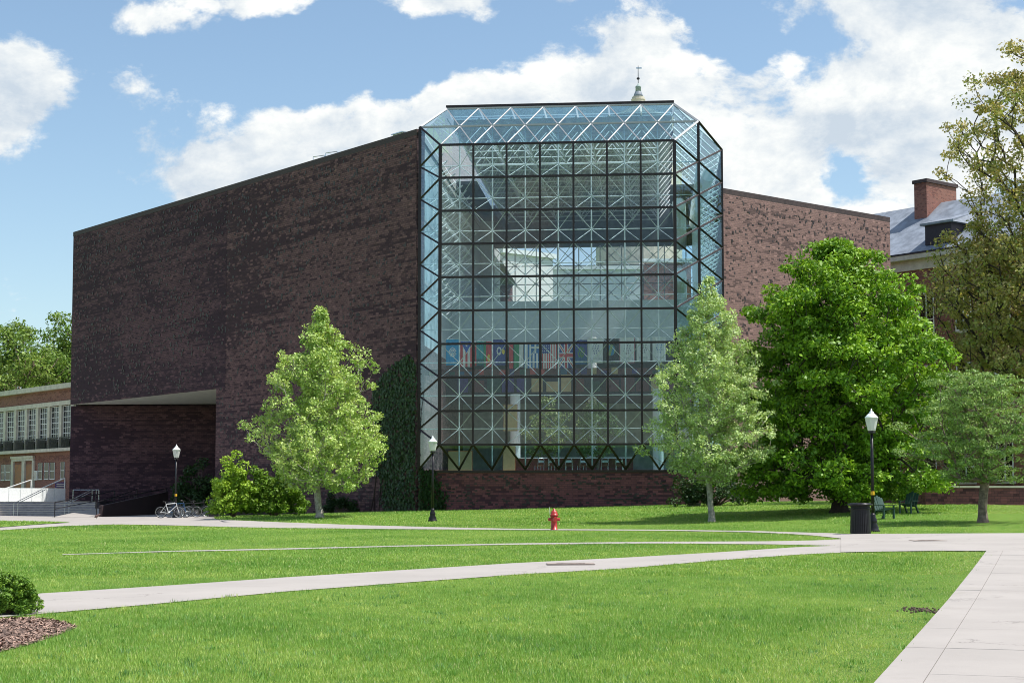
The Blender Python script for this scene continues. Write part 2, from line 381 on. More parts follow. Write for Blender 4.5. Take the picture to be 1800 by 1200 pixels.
def H(x, y):
    x = np.atleast_1d(np.asarray(x, float)); y = np.atleast_1d(np.asarray(y, float)); out = np.full(x.shape, _w[_n])
    r2 = np.zeros_like(x)
    for i in range(_n): out = out + _w[i] * np.sqrt((x - CP[i, 0]) ** 2 + (y - CP[i, 1]) ** 2 + 4)
    far = np.clip((np.hypot(x, y - 70) - 110) / 60, 0, 1)
    return np.clip(out * (1 - far) + .6 * far, -.3, 2.2)
def h1(x, y): return float(H(x, y)[0])
_Ys = np.concatenate([np.linspace(4, 60, 280), np.linspace(60.2, 170, 420)])
def ground(px, py):
    d = raydir(px, py); P = EYE[None] + d[None] * (_Ys / d[1])[:, None]
    below = P[:, 2] < H(P[:, 0], P[:, 1]); i = int(np.argmax(below)) if below.any() else len(_Ys) - 1
    i = max(i, 1); a = P[i - 1]; b = P[i]; fa = a[2] - h1(a[0], a[1]); fb = b[2] - h1(b[0], b[1])
    tt = fa / (fa - fb) if fa > fb else 1; return a + (b - a) * np.clip(tt, 0, 1)
def on_ground(px, Y):
    X = (px - 900) / F * (Y * math.cos(TILT)); return (X, Y, h1(X, Y))
gx = np.concatenate([[-4000, -1500, -600, -300, -180, -130], np.arange(-100, 100.1, 1.0), [130, 180, 300, 600, 1500, 4000]])
gy = np.concatenate([[-600, -200, -80, -40], np.arange(-20, 180.1, 1.0), [210, 260, 350, 600, 1200, 2500, 6000]])
XX, YY = np.meshgrid(gx, gy); ZZ = H(XX.ravel(), YY.ravel())
nx = len(gx); idx = np.arange(len(gy) * nx).reshape(len(gy), nx)
fc = np.stack([idx[:-1, :-1], idx[:-1, 1:], idx[1:, 1:], idx[1:, :-1]], -1).reshape(-1, 4)
o = numpy_mesh('ground', np.stack([XX.ravel(), YY.ravel(), ZZ], 1), fc, None, 'lawn')
o.data.polygons.foreach_set('use_smooth', [True] * len(o.data.polygons))
tag(o, 'green mown campus lawn rising gently towards the brick building', None, None, 'structure')

# ------------------------------------------------------------------ paths
POLYS = []
def resample(P, n):
    P = np.asarray(P, float); s = np.concatenate([[0], np.cumsum(np.linalg.norm(np.diff(P[:, :2], axis=0), axis=1))]); q = np.linspace(0, s[-1], n)
    return np.stack([np.interp(q, s, P[:, 0]), np.interp(q, s, P[:, 1])], 1)
def strip(name, label, A, Bq, n, m, off, mat='concrete', world=False, reg=True, kind='structure'):
    A = [p if len(p) == 3 else ground(*p) for p in A]; Bq = [p if len(p) == 3 else ground(*p) for p in Bq]
    A = resample(A, n); Bq = resample(Bq, n); fr = np.linspace(0, 1, m)
    G = A[:, None] * (1 - fr)[None, :, None] + Bq[:, None] * fr[None, :, None]; V = G.reshape(-1, 2); Z = H(V[:, 0], V[:, 1]) + off
    id2 = np.arange(n * m).reshape(n, m); f = np.stack([id2[:-1, :-1], id2[1:, :-1], id2[1:, 1:], id2[:-1, 1:]], -1).reshape(-1, 4)
    V3 = np.column_stack([V, Z]); a, b_, c = V3[f[0, 0]], V3[f[0, 1]], V3[f[0, 2]]
    if np.cross(b_ - a, c - a)[2] < 0: f = f[:, ::-1]
    o = numpy_mesh(name, V3, f, None, mat); tag(o, label, None, None, kind)
    poly = np.vstack([A, Bq[::-1]])
    if reg: POLYS.append(poly)
    return o
strip('path', 'wide pale concrete path crossing the lawn behind the boxwood shrub',
      [(-60, 1055), (62, 1044), (300, 1029), (500, 1015), (700, 1002.5), (900, 990), (1100, 980), (1250, 971.5), (1350, 965), (1400, 961.7), (1465, 959.3), (1500, 958)],
      [(-60, 1090), (75, 1079), (250, 1064), (500, 1040), (700, 1025), (900, 1010.5), (1100, 999), (1250, 986), (1400, 975), (1450, 972.6), (1480, 971.6), (1500, 971)], 90, 5, .012)
strip('path', 'thin pale middle path sunk in the lawn between two grass strips',
      [(110, 974.4), (300, 968.3), (500, 964), (700, 959), (900, 955.3), (1150, 952.3), (1350, 951.6), (1430, 950), (1500, 947)],
      [(110, 975.4), (300, 970), (500, 966), (700, 961), (900, 957.6), (1150, 955.4), (1350, 956.8), (1430, 958.6), (1500, 960)], 60, 3, .016)
strip('path', 'far thin pale path running past the red hydrant to the paved junction',
      [(480, 917.5), (575, 921), (700, 924.6), (800, 927.3), (900, 929.4), (1000, 930.3), (1190, 931.4), (1340, 933.8), (1430, 936.5), (1500, 939)],
      [(480, 928.2), (575, 929), (700, 930), (800, 930.8), (900, 931.7), (1000, 932.1), (1190, 933.2), (1340, 936), (1430, 941.5), (1500, 949)], 60, 3, .020)
strip('pavement', 'pale concrete junction where the paths meet beside the black litter bin',
      [(1478, 938.4), (1500, 939), (1600, 938.6), (1800, 937.6), (2000, 937)], [(1478, 971.4), (1500, 971), (1650, 968.8), (1740, 969.2), (2000, 970)], 30, 8, .024)
strip('plaza', 'pale concrete forecourt below the stairs and the bicycle ramp',
      [(-70, 146, 0), (-42, 137, 0), (-34, 134, 0), (-24, 131.5, 0), (-20.5, 114, 0), (372, 913.5), (430, 915.5), (490, 918)],
      [(-160, 946), (-60, 938), (0, 932.5), (100, 925.5), (200, 922), (300, 923.6), (400, 926.5), (490, 928.4)], 60, 10, .028)
o = strip('grass_island', 'small worn triangle of grass in the concrete forecourt by the stairs', [(-60, 917), (0, 916.6), (60, 917.2), (122, 918.6)], [(-60, 932), (0, 927.8), (60, 923), (122, 919)], 20, 4, .05, 'lawn', reg=False)
# walkway of separate slabs on the right
Aw = ground(1540, 1200)[:2]; Bw = ground(1734, 969)[:2]; e1 = (Bw - Aw) / np.linalg.norm(Bw - Aw); e2 = np.array([e1[1], -e1[0]]); LW = np.linalg.norm(Bw - Aw)
wk = thing('walkway', 'broad pale concrete slab walkway along the right edge of the lawn', None, (*Aw, 0)); wk['kind'] = 'structure'
cuts = [0, .42, 2.9, 5.4]; rows = np.linspace(-10, LW + .2, 16)
for i in range(15):
    for j in range(3):
        g = .004; s0, s1, t0, t1 = rows[i] + g, rows[i + 1] - g, cuts[j] + g, cuts[j + 1] - g
        if j == 0 and i % 2: pass
        c = [Aw + e1 * s0 + e2 * t0, Aw + e1 * s0 + e2 * t1, Aw + e1 * s1 + e2 * t1, Aw + e1 * s1 + e2 * t0]
        dz = rng.uniform(-.002, .002); zs = [h1(*p) + .032 + dz for p in c]; MB().hexa([(p[0], p[1], z - .12) for p, z in zip(c, zs)], [(p[0], p[1], z) for p, z in zip(c, zs)]).build('slab', 'concrete', wk)
P_ = lambda s, t_: Aw + e1 * s + e2 * t_
POLYS.append(np.array([P_(-10, 0), P_(LW + .2, 0), P_(LW + .2, 5.4), P_(-10, 5.4)]))
bed = np.array([ground(*q)[:2] for q in [(-200, 1098), (0, 1089), (60, 1086), (110, 1094), (138, 1101), (105, 1116), (50, 1134), (0, 1147), (-200, 1190)]])
def inside(P, poly):
    x, y = P[:, 0], P[:, 1]; r = np.zeros(len(P), bool); n = len(poly); j = n - 1
    for i in range(n):
        xi, yi = poly[i]; xj, yj = poly[j]
        r ^= ((yi > y) != (yj > y)) & (x < (xj - xi) * (y - yi) / (yj - yi + 1e-12) + xi); j = i
    return r
# ------------------------------------------------------------------ the brick building with the glass bay
A_ = 1.95; PHI = .0912; K = .725 * A_
UU = np.array([math.cos(PHI), -math.sin(PHI), 0]); WW = np.array([math.sin(PHI), math.cos(PHI), 0]); ZV = np.array([0, 0, 1.])
O_ = np.array([-4.1994, 94.018, 0]); ZB = 4.886
def bay(u, w_, z): return O_ + UU * u + WW * w_ + ZV * z
def cell(i, j, d=0): return bay(i * A_, d, ZB + j * A_)
P0 = np.array([-5.593, 95.552, 0]); LA = .6858
EL = np.array([-math.sin(LA), math.cos(LA), 0]); ER = np.array([math.cos(LA), math.sin(LA), 0])
def blk(l, r, z): return P0 + EL * l + ER * r + ZV * z
HT = 23.78
bld = thing('brick_building', 'dark clinker brick student centre with a tall faceted glass bay at its corner', 'building', tuple(P0))
def lbox(l0, l1, r0, r1, z0, z1, mb=None):
    return (mb or MB()).obox(blk(l0, r0, z0), EL * (l1 - l0), ER * (r1 - r0), ZV * (z1 - z0))
def bbox(u0, u1, w0, w1, z0, z1, mb=None):
    return (mb or MB()).obox(bay(u0, w0, z0), UU * (u1 - u0), WW * (w1 - w0), ZV * (z1 - z0))
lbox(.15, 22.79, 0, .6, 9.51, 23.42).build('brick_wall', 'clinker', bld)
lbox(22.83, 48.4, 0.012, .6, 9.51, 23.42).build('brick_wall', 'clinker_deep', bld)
lbox(22.79, 22.83, .05, .5, 9.51, 23.4).build('wall_joint', 'clinker_dark', bld)
lbox(.15, 24.09, 0, .6, -.6, 9.508).build('brick_wall', 'clinker', bld)
lbox(23.5, 24.09, .604, 24.7, -.6, 9.5).build('brick_wall', 'clinker', bld)
E0 = blk(48.4, 0, 0)
MB().obox(E0 + UU * .05 + WW * 0 - ZV * .6, UU * 34.5, WW * .5, ZV * 10.0).build('brick_wall', 'clinker_deep', bld)
mb = MB(); q = [blk(48.2, .08, 9.505), blk(24.09, .08, 9.505), blk(24.09, 24.7, 9.505)]
mb.add([p for p in q] + [p + ZV * .3 for p in q], [(0, 1, 2), (5, 4, 3), (0, 3, 4, 1), (1, 4, 5, 2), (2, 5, 3, 0)]); mb.build('soffit', 'soffit', bld)
lbox(.15, 48.43, -.004, .62, 23.424, HT).build('coping', 'coping', bld)
lbox(47.9, 48.4, .62, 46.5, -.6, 23.4).build('brick_wall', 'clinker', bld)
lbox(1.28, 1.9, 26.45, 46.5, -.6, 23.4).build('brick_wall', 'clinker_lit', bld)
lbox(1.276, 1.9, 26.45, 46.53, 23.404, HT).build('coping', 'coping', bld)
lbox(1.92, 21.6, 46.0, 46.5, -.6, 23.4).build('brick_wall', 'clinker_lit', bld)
mb = MB(); q = [blk(.3, .62, 23.2), blk(48, .62, 23.2), blk(48, 46.4, 23.2), blk(47.1, 46.4, 23.2)]; mb.add(q, [(3, 2, 1, 0)])
q = [blk(1.9, 27, 23.2), blk(1.9, 46, 23.2), blk(21.0, 46, 23.2)]; mb.add(q, [(0, 1, 2)]); mb.build('flat_roof', 'deck_dark', bld)
# proud dark clinker bricks scattered over the walls
def clinkers(n, fn, lmax, z0, z1, skip, name):
    mb = MB(); k = 0; ph = rng.uniform(0, 6, 6)
    while k < n:
        l = rng.uniform(.4, lmax); z = round(rng.uniform(z0, z1) / .1) * .1 + .005
        d = math.sin(l * .31 + ph[0] + math.sin(z * .9 + ph[1])) + math.sin(z * .8 + ph[2]) + math.sin(l * 1.1 + z * 1.7 + ph[3])
        if rng.random() > .45 + .15 * d or skip(l, z): continue
        P, ax, out = fn(l, z); L = rng.uniform(.1, .2); mb.obox(P, ax * L, out * rng.uniform(.02, .045), ZV * (.092 if rng.random() < .6 else .19)); k += 1
    return tag(mb.build(name, 'clinker_dark', bld), kind='stuff')
clinkers(2600, lambda l, z: (blk(l, .02, z), EL, -ER), 48, 1.2, 23.2, lambda l, z: l > 23.7 and z < 9.7, 'clinker_bricks')
clinkers(1300, lambda r, z: (blk(1.30, r + 26.4, z), ER, -EL), 19.8, 1.6, 23.2, lambda l, z: False, 'clinker_bricks')
# base under the bay
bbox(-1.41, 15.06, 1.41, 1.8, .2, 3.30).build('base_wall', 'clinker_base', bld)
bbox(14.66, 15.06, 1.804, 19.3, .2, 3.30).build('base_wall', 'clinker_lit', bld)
mb = MB(); ph = rng.uniform(0, 6, 4)
for k in range(700):
    u = rng.uniform(-1, 14.8); z = round(rng.uniform(1.2, 3.1) / .1) * .1
    if rng.random() < .45 + .4 * math.sin(u * 1.3 + ph[0]) * math.sin(z * 3 + ph[1]): mb.obox(bay(u, 1.385, z), UU * rng.uniform(.1, .25), WW * .05, ZV * .09)
tag(mb.build('clinker_bricks', 'clinker_dark', bld), kind='stuff')
# ---- glass bay
gb = bbox(-1.45, 15.10, 1.33, 1.7, 3.304, 3.44).build('glass_bay', 'bronze', bld)
UB = MB().box(-.5, .5, -.5, .5, 0, 1).build('mullion', 'bronze'); mull_me = UB.data; bpy.data.objects.remove(UB)
UB = MB().box(-.5, .5, -.5, .5, 0, 1).build('mullion', 'sunlit_cap'); cap_me = UB.data; bpy.data.objects.remove(UB)
str_me = strut_mesh('white_steel')
def mull(a, b, wd=.115, dp=.15, up=None, me=None): return link_mesh('mullion', me or mull_me, gb, bar_matrix(a, b, wd, dp, up if up is not None else -WW))
def strut(a, b, r=.036): return link_mesh('strut', str_me, gb, bar_matrix(a, b, r))
for i in range(8): mull(cell(i, 0), cell(i, 9), .19 if i in (0, 7) else .115, .16)
for j in range(10): mull(cell(0, j), cell(7, j), .12, .150)
pane_me = None
for i in range(7):
    for j in range(9):
        if pane_me is None:
            s = A_ / 2 - .055; op = MB().box(-s, s, -.006, .006, -s, s).build('pane', 'pane'); pane_me = op.data; bpy.data.objects.remove(op)
        M = Matrix.Translation(Vector(cell(i + .5, j + .5, .03))) @ Matrix.Rotation(-PHI + rng.normal(0, .0022), 4, 'Z') @ Matrix.Rotation(rng.normal(0, .0022), 4, 'X')
        link_mesh('pane', pane_me, gb, M)
        c = cell(i + .5, j + .5, K)
        for di in (0, 1):
            for dj in (0, 1): strut(cell(i + di, j + dj, .08), c, .020)
for i in range(7): strut(cell(i + .5, -.6, K), cell(i + .5, 9.7, K), .040)
for j in range(9): strut(cell(-.7, j + .5, K), cell(7.7, j + .5, K), .030)
def tri(a, b, c):
    a, b, c = [np.asarray(x, float) for x in (a, b, c)]; g = (a + b + c) / 3; n = np.cross(b - a, c - a); n /= np.linalg.norm(n)
    q = [g + (x - g) * .985 for x in (a, b, c)]; lo = [x - n * .006 for x in q]; hi = [x + n * .006 for x in q]
    MB().add(lo + hi, [(2, 1, 0), (3, 4, 5), (0, 1, 4, 3), (1, 2, 5, 4), (2, 0, 3, 5)]).build('pane', 'pane_tinted', gb)
def zigzag(E, R, me=None, up=None, wd=.095):   # E: edge nodes (n+1), R: ridge nodes (n) lying between them
    for k in range(len(R)):
        for e in (E[k], E[k + 1]): mull(e, R[k], wd if me is None else .062, .10 if me is None else .06, up, me)
        tri(E[k], E[k + 1], R[k])
        if k + 1 < len(R): tri(R[k], R[k + 1], E[k + 1])
zr = lambda j: ZB + j * A_
ML = [bay(-K, K, zr(j + .5)) for j in range(9)]; MR = [bay(7 * A_ + K, K, zr(j + .5)) for j in range(9)]
EL0 = [cell(0, j) for j in range(10)]; ER0 = [cell(7, j) for j in range(10)]
zigzag(EL0, ML); zigzag(ER0, MR)
MT = [bay((i + .5) * A_, K, zr(9) + K) for i in range(7)]; MBt = [bay((i + .5) * A_, K, zr(0) - K) for i in range(7)]
zigzag([cell(i, 9) for i in range(8)], MT, cap_me); zigzag([cell(i, 0) for i in range(8)], MBt, None, None, .12)
TT = [bay(i * A_, 2 * K, zr(9) + 2 * K) for i in range(8)]; zigzag(TT, MT, cap_me)
RR = [bay(7 * A_ + 2 * K, 2 * K, zr(j)) for j in range(10)]; zigzag(RR, MR)
cTL = bay(-K, K, zr(9) + K); cTR = bay(7 * A_ + K, K, zr(9) + K); cBL = bay(-K, K, zr(0) - K); cBR = bay(7 * A_ + K, K, zr(0) - K)
mull(cBL, cTL, .16, .16); mull(cBR, cTR, .16, .16); mull(cTL, cTR, .11, .12, None, cap_me)
mull(TT[0], TT[-1], .10, .12, None, cap_me); mull(RR[0], RR[-1], .12, .12)
for a, b, mm in ((cell(0, 9), cTL, None), (cell(7, 9), cTR, cap_me), (cell(0, 0), cBL, None), (cell(7, 0), cBR, None), (TT[0], cTL, cap_me), (TT[-1], cTR, cap_me), (RR[-1], cTR, None), (RR[0], cBR, None)): mull(a, b, .12, .12, None, mm)
for a, b, c in ((cell(0, 9), ML[-1], cTL), (cell(0, 9), MT[0], cTL), (TT[0], MT[0], cTL), (cell(7, 9), MR[-1], cTR), (cell(7, 9), MT[-1], cTR), (TT[-1], MT[-1], cTR), (RR[-1], MR[-1], cTR),
                (cell(0, 0), ML[0], cBL), (cell(0, 0), MBt[0], cBL), (cell(7, 0), MR[0], cBR), (cell(7, 0), MBt[-1], cBR), (RR[0], MR[0], cBR)): tri(a, b, c)
# right flank: glass face running back to the brick wall, its chamfers, and its space frame
lat = MB(); uR = 7 * A_ + 2 * K; NW = 9
for mI in range(17):
    w0, w1 = 2 * K + mI * A_, 2 * K + (mI + 1) * A_
    MB().add([bay(0, w0, zr(9) + 2 * K), bay(-K, w0, zr(9) + K), bay(-K, w1, zr(9) + K), bay(0, w1, zr(9) + 2 * K)], [(0, 1, 2, 3)]).build('pane', 'pane', gb)
for mI in range(NW):
    w0, w1 = 2 * K + mI * A_, 2 * K + (mI + 1) * A_
    for (p, q_, z0, z1) in ((7 * A_, 7 * A_ + K, zr(9) + 2 * K, zr(9) + K), (7 * A_ + K, uR, zr(9) + K, zr(9)), (7 * A_ + K, uR, zr(0) - K, zr(0))):
        MB().add([bay(p, w0, z0), bay(q_, w0, z1), bay(q_, w1, z1), bay(p, w1, z0)], [(0, 1, 2, 3)]).build('pane', 'pane', gb)
    for j in range(9):
        s = .05; MB().obox(bay(uR, w0 + s, zr(j) + s), WW * (A_ - 2 * s), UU * .012, ZV * (A_ - 2 * s)).build('pane', 'pane_tinted', gb)
        c = bay(uR - K, (w0 + w1) / 2, zr(j + .5))
        for ww in (w0, w1):
            for jj in (j, j + 1): lat.tube(bay(uR - .05, ww, zr(jj)), c, .03, n=4, cap=False)
    lat.tube(bay(uR - K, (w0 + w1) / 2, zr(0)), bay(uR - K, (w0 + w1) / 2, zr(9)), .04, n=4)
    lat.tube(bay(7 * A_, w0, zr(9) + 2 * K - .05), bay(uR, w0, zr(9)), .05, n=4)
for j in range(9): lat.tube(bay(uR - K, 2 * K, zr(j + .5)), bay(uR - K, 2 * K + NW * A_, zr(j + .5)), .04, n=4)
tag(lat.build('flank_space_frame', 'white_steel', gb), kind='stuff')
gr = MB()
for mI in range(NW + 1): gr.tube(bay(uR, 2 * K + mI * A_, zr(0)), bay(uR, 2 * K + mI * A_, zr(9)), .06, n=4)
for j in range(10): gr.tube(bay(uR, 2 * K, zr(j)), bay(uR, 2 * K + NW * A_, zr(j)), .06, n=4)
tag(gr.build('flank_mullions', 'bronze', gb), kind='stuff')
# roof deck with ribs and hanging white lattice
WB = 34.0
bbox(-.05, 7 * A_ + .02, 2 * K - .02, 2 * K + .25, zr(9) + 2 * K + .06, zr(9) + 2 * K + .22).build('roof_edge', 'bronze', bld)
for mI in range(4):
    for i in range(7): MB().obox(bay(i * A_ + .05, 2 * K + mI * A_ + .26, zr(9) + 2 * K), UU * (A_ - .1), WW * (A_ - .1), ZV * .012).build('skylight', 'pane_tinted', bld)
bbox(-.05, 7 * A_ + .02, 2 * K + 4 * A_ + .27, 50, zr(9) + 2 * K + .06, zr(9) + 2 * K + .22).build('roof_deck', 'bronze', bld)
bbox(.05, 7 * A_ - .1, 2 * K + 4 * A_ + .3, WB + 6, zr(9) + 2 * K - .1, zr(9) + 2 * K + .055).build('ceiling_deck', 'deck_dark', bld)
bbox(-1.40, .045, 2 * K + 8 * A_, WB + 6, zr(9) + K - .1, zr(9) + K + .1).build('ceiling_deck', 'deck_dark', bld)
bbox(7 * A_ - .1, uR + .3, 21.0, WB + 6, zr(9) + K - .1, zr(9) + K + .1).build('ceiling_deck', 'deck_dark', bld)
mb = MB()
for k in range(44): bbox(.1, 7 * A_ - .2, 5.3 + k * .66, 5.3 + k * .66 + .16, zr(9) + 2 * K - .55, zr(9) + 2 * K - .11, mb)
mb.build('ceiling_ribs', 'deck_rib', bld)
lat = MB(); zt, zl = zr(9) + 2 * K - .6, zr(9) + 2 * K - .6 - K
for mI in range(15):
    w0 = 2 * K + mI * A_
    for i in range(7):
        c = bay((i + .5) * A_, w0 + A_ / 2, zl)
        for di in (0, 1):
            for dw in (0, 1): lat.tube(bay((i + di) * A_, w0 + dw * A_, zt), c, .032, n=4, cap=False)
    lat.tube(bay(.5 * A_, w0 + A_ / 2, zl), bay(6.5 * A_, w0 + A_ / 2, zl), .04, n=4)
for i in range(7): lat.tube(bay((i + .5) * A_, 2 * K, zl), bay((i + .5) * A_, 2 * K + 15 * A_, zl), .04, n=4)
# lattice down the inside left wall
for mI in range(9):
    w0 = 2.4 + mI * A_
    for j in range(4, 9):
        c = bay(-1.2, w0 + A_ / 2, zr(j + .5))
        for dw in (0, 1):
            for dj in (0, 1): lat.tube(bay(-.15, w0 + dw * A_, zr(j + dj)), c, .03, n=4, cap=False)
tag(lat.build('roof_space_frame', 'white_steel', bld), kind='stuff')
# inside walls, floors, galleries
bbox(-1.85, -1.41, 1.9, 50, -.3, 11.0).build('inner_wall', 'clinker_lit', bld)
bbox(-1.85, -1.41, 1.9, 50, 11.004, 23.75).build('inner_wall', 'int_wall', bld)
bbox(uR + .02, uR + .4, 21.0, 50, -.3, 23.75).build('inner_wall', 'int_wall', bld)
bbox(-1.40, 15.0, 1.85, 44, 3.0, 3.296).build('ground_storey_floor', 'carpet', bld)
bbox(-1.40, uR, 13.5, 34.5, 8.6, 9.1).build('gallery_floor', 'dark_red', bld)
bbox(-1.40, uR, 16.5, 34.5, 12.6, 13.1).build('gallery_floor', 'spandrel', bld)
bbox(-1.40, uR, 16.3, 16.48, 12.4, 15.2).build('gallery_parapet', 'spandrel', bld)
bbox(-1.40, uR, 13.3, 13.48, 8.5, 10.2).build('gallery_parapet', 'dark_paint', bld)
bbox(-1.40, uR, 33.6, 34, 3.3, 17.2).build('rear_wall', 'int_wall', bld)
bbox(-1.40, -.3, 33.6, 34, 17.204, 25).build('rear_wall', 'int_wall', bld)
bbox(-.296, uR, 33.6, 34, 21.6, 25).build('rear_wall', 'deck_dark', bld)
bbox(-1.40, uR, 22.6, 22.9, 3.3, 8.58).build('rear_wall', 'deck_rib', bld)
bbox(-.28, uR - .02, 33.78, 33.80, 17.21, 21.59).build('rear_window', 'pane', bld)
lat = MB()
for i in range(10):
    u0 = -.3 + i * 1.68
    for j in range(3):
        z0 = 17.2 + j * 1.46
        lat.tube(bay(u0, 33.7, z0), bay(u0 + 1.68, 33.2, z0 + 1.46), .03, n=4); lat.tube(bay(u0 + 1.68, 33.7, z0), bay(u0, 33.2, z0 + 1.46), .03, n=4)
        lat.tube(bay(-.3, 33.7, z0), bay(uR, 33.7, z0), .035, n=4)
    lat.tube(bay(u0, 33.7, 17.2), bay(u0, 33.7, 21.6), .04, n=4)
tag(lat.build('rear_space_frame', 'white_steel', bld), kind='stuff')
MB().tube(bay(12.6, 8.2, 3.3), bay(12.6, 8.2, 8.6), .33, n=20).build('column', 'white_paint', bld)
MB().tube(bay(3.3, 12.4, 3.3), bay(3.3, 12.4, 8.6), .33, n=20).build('column', 'white_paint', bld)
MB().tube(bay(8.2, 15.5, 3.3), bay(8.2, 15.5, 12.6), .3, n=20).build('column', 'white_paint', bld)
mb = MB().path([bay(15.7, 3.2, 21), bay(15.2, 12, 21), bay(15.2, 20, 21)], .38, 14)
for z in (20.5, 16.0): mb.tube(bay(14.0, 10, z), bay(14.3, 26, z), .45, n=14)
mb.build('air_duct', 'white_paint', bld)
# ---- furnishings seen through the glass
c_ = bbox(3.0, 11.0, 10.6, 11.3, 3.3, 4.35).build('serving_counter', 'dark_red'); tag(c_, 'long dark red serving counter inside behind the glass', 'counter')
bbox(2.95, 11.05, 10.5, 11.35, 4.354, 4.42).build('counter_top', 'white_paint', c_)
for (u0, u1, w_, z0, z1, lb) in ((.1, 1.5, 3.2, 3.3, 4.6, 'tall tan display board inside the lower left corner of the glass bay'), (3.2, 4.0, 5.5, 5.9, 7.5, 'tan banner panel hanging inside between white frame bars'), (3.3, 4.0, 4.2, 3.3, 4.9, 'narrow tan board standing inside behind the third pane')):
    o = bbox(u0, u1, w_, w_ + .08, z0, z1).build('display_board', 'tan_panel'); tag(o, lb, 'display board', 'tan boards inside the bay')
    bbox(u0 - .04, u1 + .04, w_ + .09, w_ + .13, z0, z1 + .04).build('frame', 'wood', o)
def chair_proto():
    r = thing('cafe_chair', 'x', 'chair', (0, 0, 0), 'metal cafe chairs inside the glass bay')
    MB().box(-.22, .22, -.22, .22, .44, .47).build('seat', 'wood', r)
    for sx_ in (-.2, .2):
        MB().path([(sx_, -.2, 0), (sx_, -.2, .45)], .014).build('leg', 'steel', r); MB().path([(sx_, .2, 0), (sx_, .2, .45)], .014).build('leg', 'steel', r)
    MB().path([(-.2, .21, .45), (-.2, .25, .78), (-.14, .26, .9), (.14, .26, .9), (.2, .25, .78), (.2, .21, .45)], .016).build('back_frame', 'steel', r)
    MB().box(-.17, .17, .235, .25, .62, .76).build('backrest', 'steel', r); return r
ch = chair_proto(); first = True
for k, (px_, w_) in enumerate([(948, 3.4), (972, 3.6), (1000, 3.3), (1022, 3.7), (1062, 3.4), (1088, 3.6)]):
    c = ch if first else copy_tree(ch); first = False
    Yc = 94 + w_; X = (px_ - 900) / F * Yc; c.matrix_basis = Matrix.Translation((X, Yc - .08 * X, 3.3)) @ Matrix.Rotation(PI + rng.uniform(-.5, .5), 4, 'Z')
    c['label'] = ['pale metal cafe chair inside, leftmost of the row behind the lower panes', 'pale metal cafe chair inside, second from the left in the row', 'pale metal cafe chair inside, third from the left in the row',
                  'pale metal cafe chair inside, fourth from the left in the row', 'pale metal cafe chair inside, second from the white column', 'pale metal cafe chair inside, nearest to the white column'][k]
# ---- flags hung behind the glass
def flag(u0, u1, z0, z1, fn, label, n=44, m=60):
    U = np.linspace(0, 1, n + 1); V = np.linspace(0, 1, m + 1); ph = rng.uniform(0, 6)
    pts = []; cols = []; fcs = []
    for j in range(m):
        for i in range(n):
            c = fn((i + .5) / n, 1 - (j + .5) / m); k = len(pts)
            for (ii, jj) in ((i, j), (i + 1, j), (i + 1, j + 1), (i, j + 1)):
                x = U[ii]; y = V[jj]; dd = .05 * math.sin(x * 9 + ph) * (1 - .6 * y) + .02 * math.sin(x * 21 + ph * 2)
                pts.append(bay(u0 + (u1 - u0) * x, 1.75 + dd, z0 + (z1 - z0) * y)); cols.append(c)
            fcs.append((k, k + 1, k + 2, k + 3))
    o = numpy_mesh('flag', np.array(pts), np.array(fcs), np.array(cols), 'flag_cloth'); tag(o, label, 'flag', 'flags hung in a row behind the glass')
    MB().tube(bay(u0 - .02, 1.75, z1 + .01), bay(u1 + .02, 1.75, z1 + .01), .018).build('pole', 'white_paint', o)
R_, G_, B_, Wh, Y_, N_, Te, Lb = (.72, .08, .09), (.06, .36, .16), (.05, .14, .58), (.92, .92, .92), (.85, .65, .10), (.07, .09, .34), (.05, .40, .46), (.05, .42, .80)
def f_un(u, v):
    r = math.hypot((u - .5) / 1, (v - .5) * 1.5); return Wh if (.10 < r < .16 or .22 < r < .26 or (r < .3 and abs(math.sin(8 * math.atan2(v - .5, u - .5))) > .92)) and r < .34 else Lb
def f_pr(u, v):   # hung upright: stripes vertical, triangle on top
    if v < .45 and abs(u - .5) < .5 - v * 1.1: return Wh if math.hypot(u - .5, (v - .15) * 1.4) < .08 else B_
    return R_ if int(u * 5) % 2 == 0 else Wh
def f_teal(u, v): return R_ if u < .16 else (Te if v < .72 else (.03, .16, .20))
def f_cam(u, v): return (G_ if u < .25 else R_) if math.hypot(u - .55, v - .65) > .16 else Y_
def f_navy(u, v):
    r = math.hypot(u - .45, (v - .45) * 1.2); return Wh if .11 < r < .19 else (Y_ if math.hypot(u - .78, v - .48) < .1 else N_)
def f_rg(u, v): return R_ if u < .42 else ((.03, .04, .04) if u < .5 else G_)
def f_gr(u, v):
    if v < .42 and u > .45: return Wh if abs(u - .72) < .05 or abs(v - .2) < .04 else (.03, .18, .50)
    return (.03, .18, .50) if int(u * 9) % 2 == 0 else Wh
def f_us(u, v):
    if v < .42 and u < .54: return Wh if (int(u * 22) % 3 == 0 and int(v * 30) % 3 == 0) else N_
    return R_ if int(u * 13) % 2 == 0 else Wh
def f_uk(u, v):
    x, y = u - .5, v - .5; d1, d2 = abs(x - y) * .707, abs(x + y) * .707
    if abs(x) < .075 or abs(y) < .06: return R_
    if abs(x) < .13 or abs(y) < .1: return Wh
    if min(d1, d2) < .025: return R_
    return Wh if min(d1, d2) < .07 else N_
def f_ng(u, v): return (.10, .25, .10) if math.hypot(u - .5, (v - .5) * 1.3) < .3 and math.sin(u * 30) * math.cos(v * 22) > -.4 else (N_ if v < .66 else (.04, .14, .30))
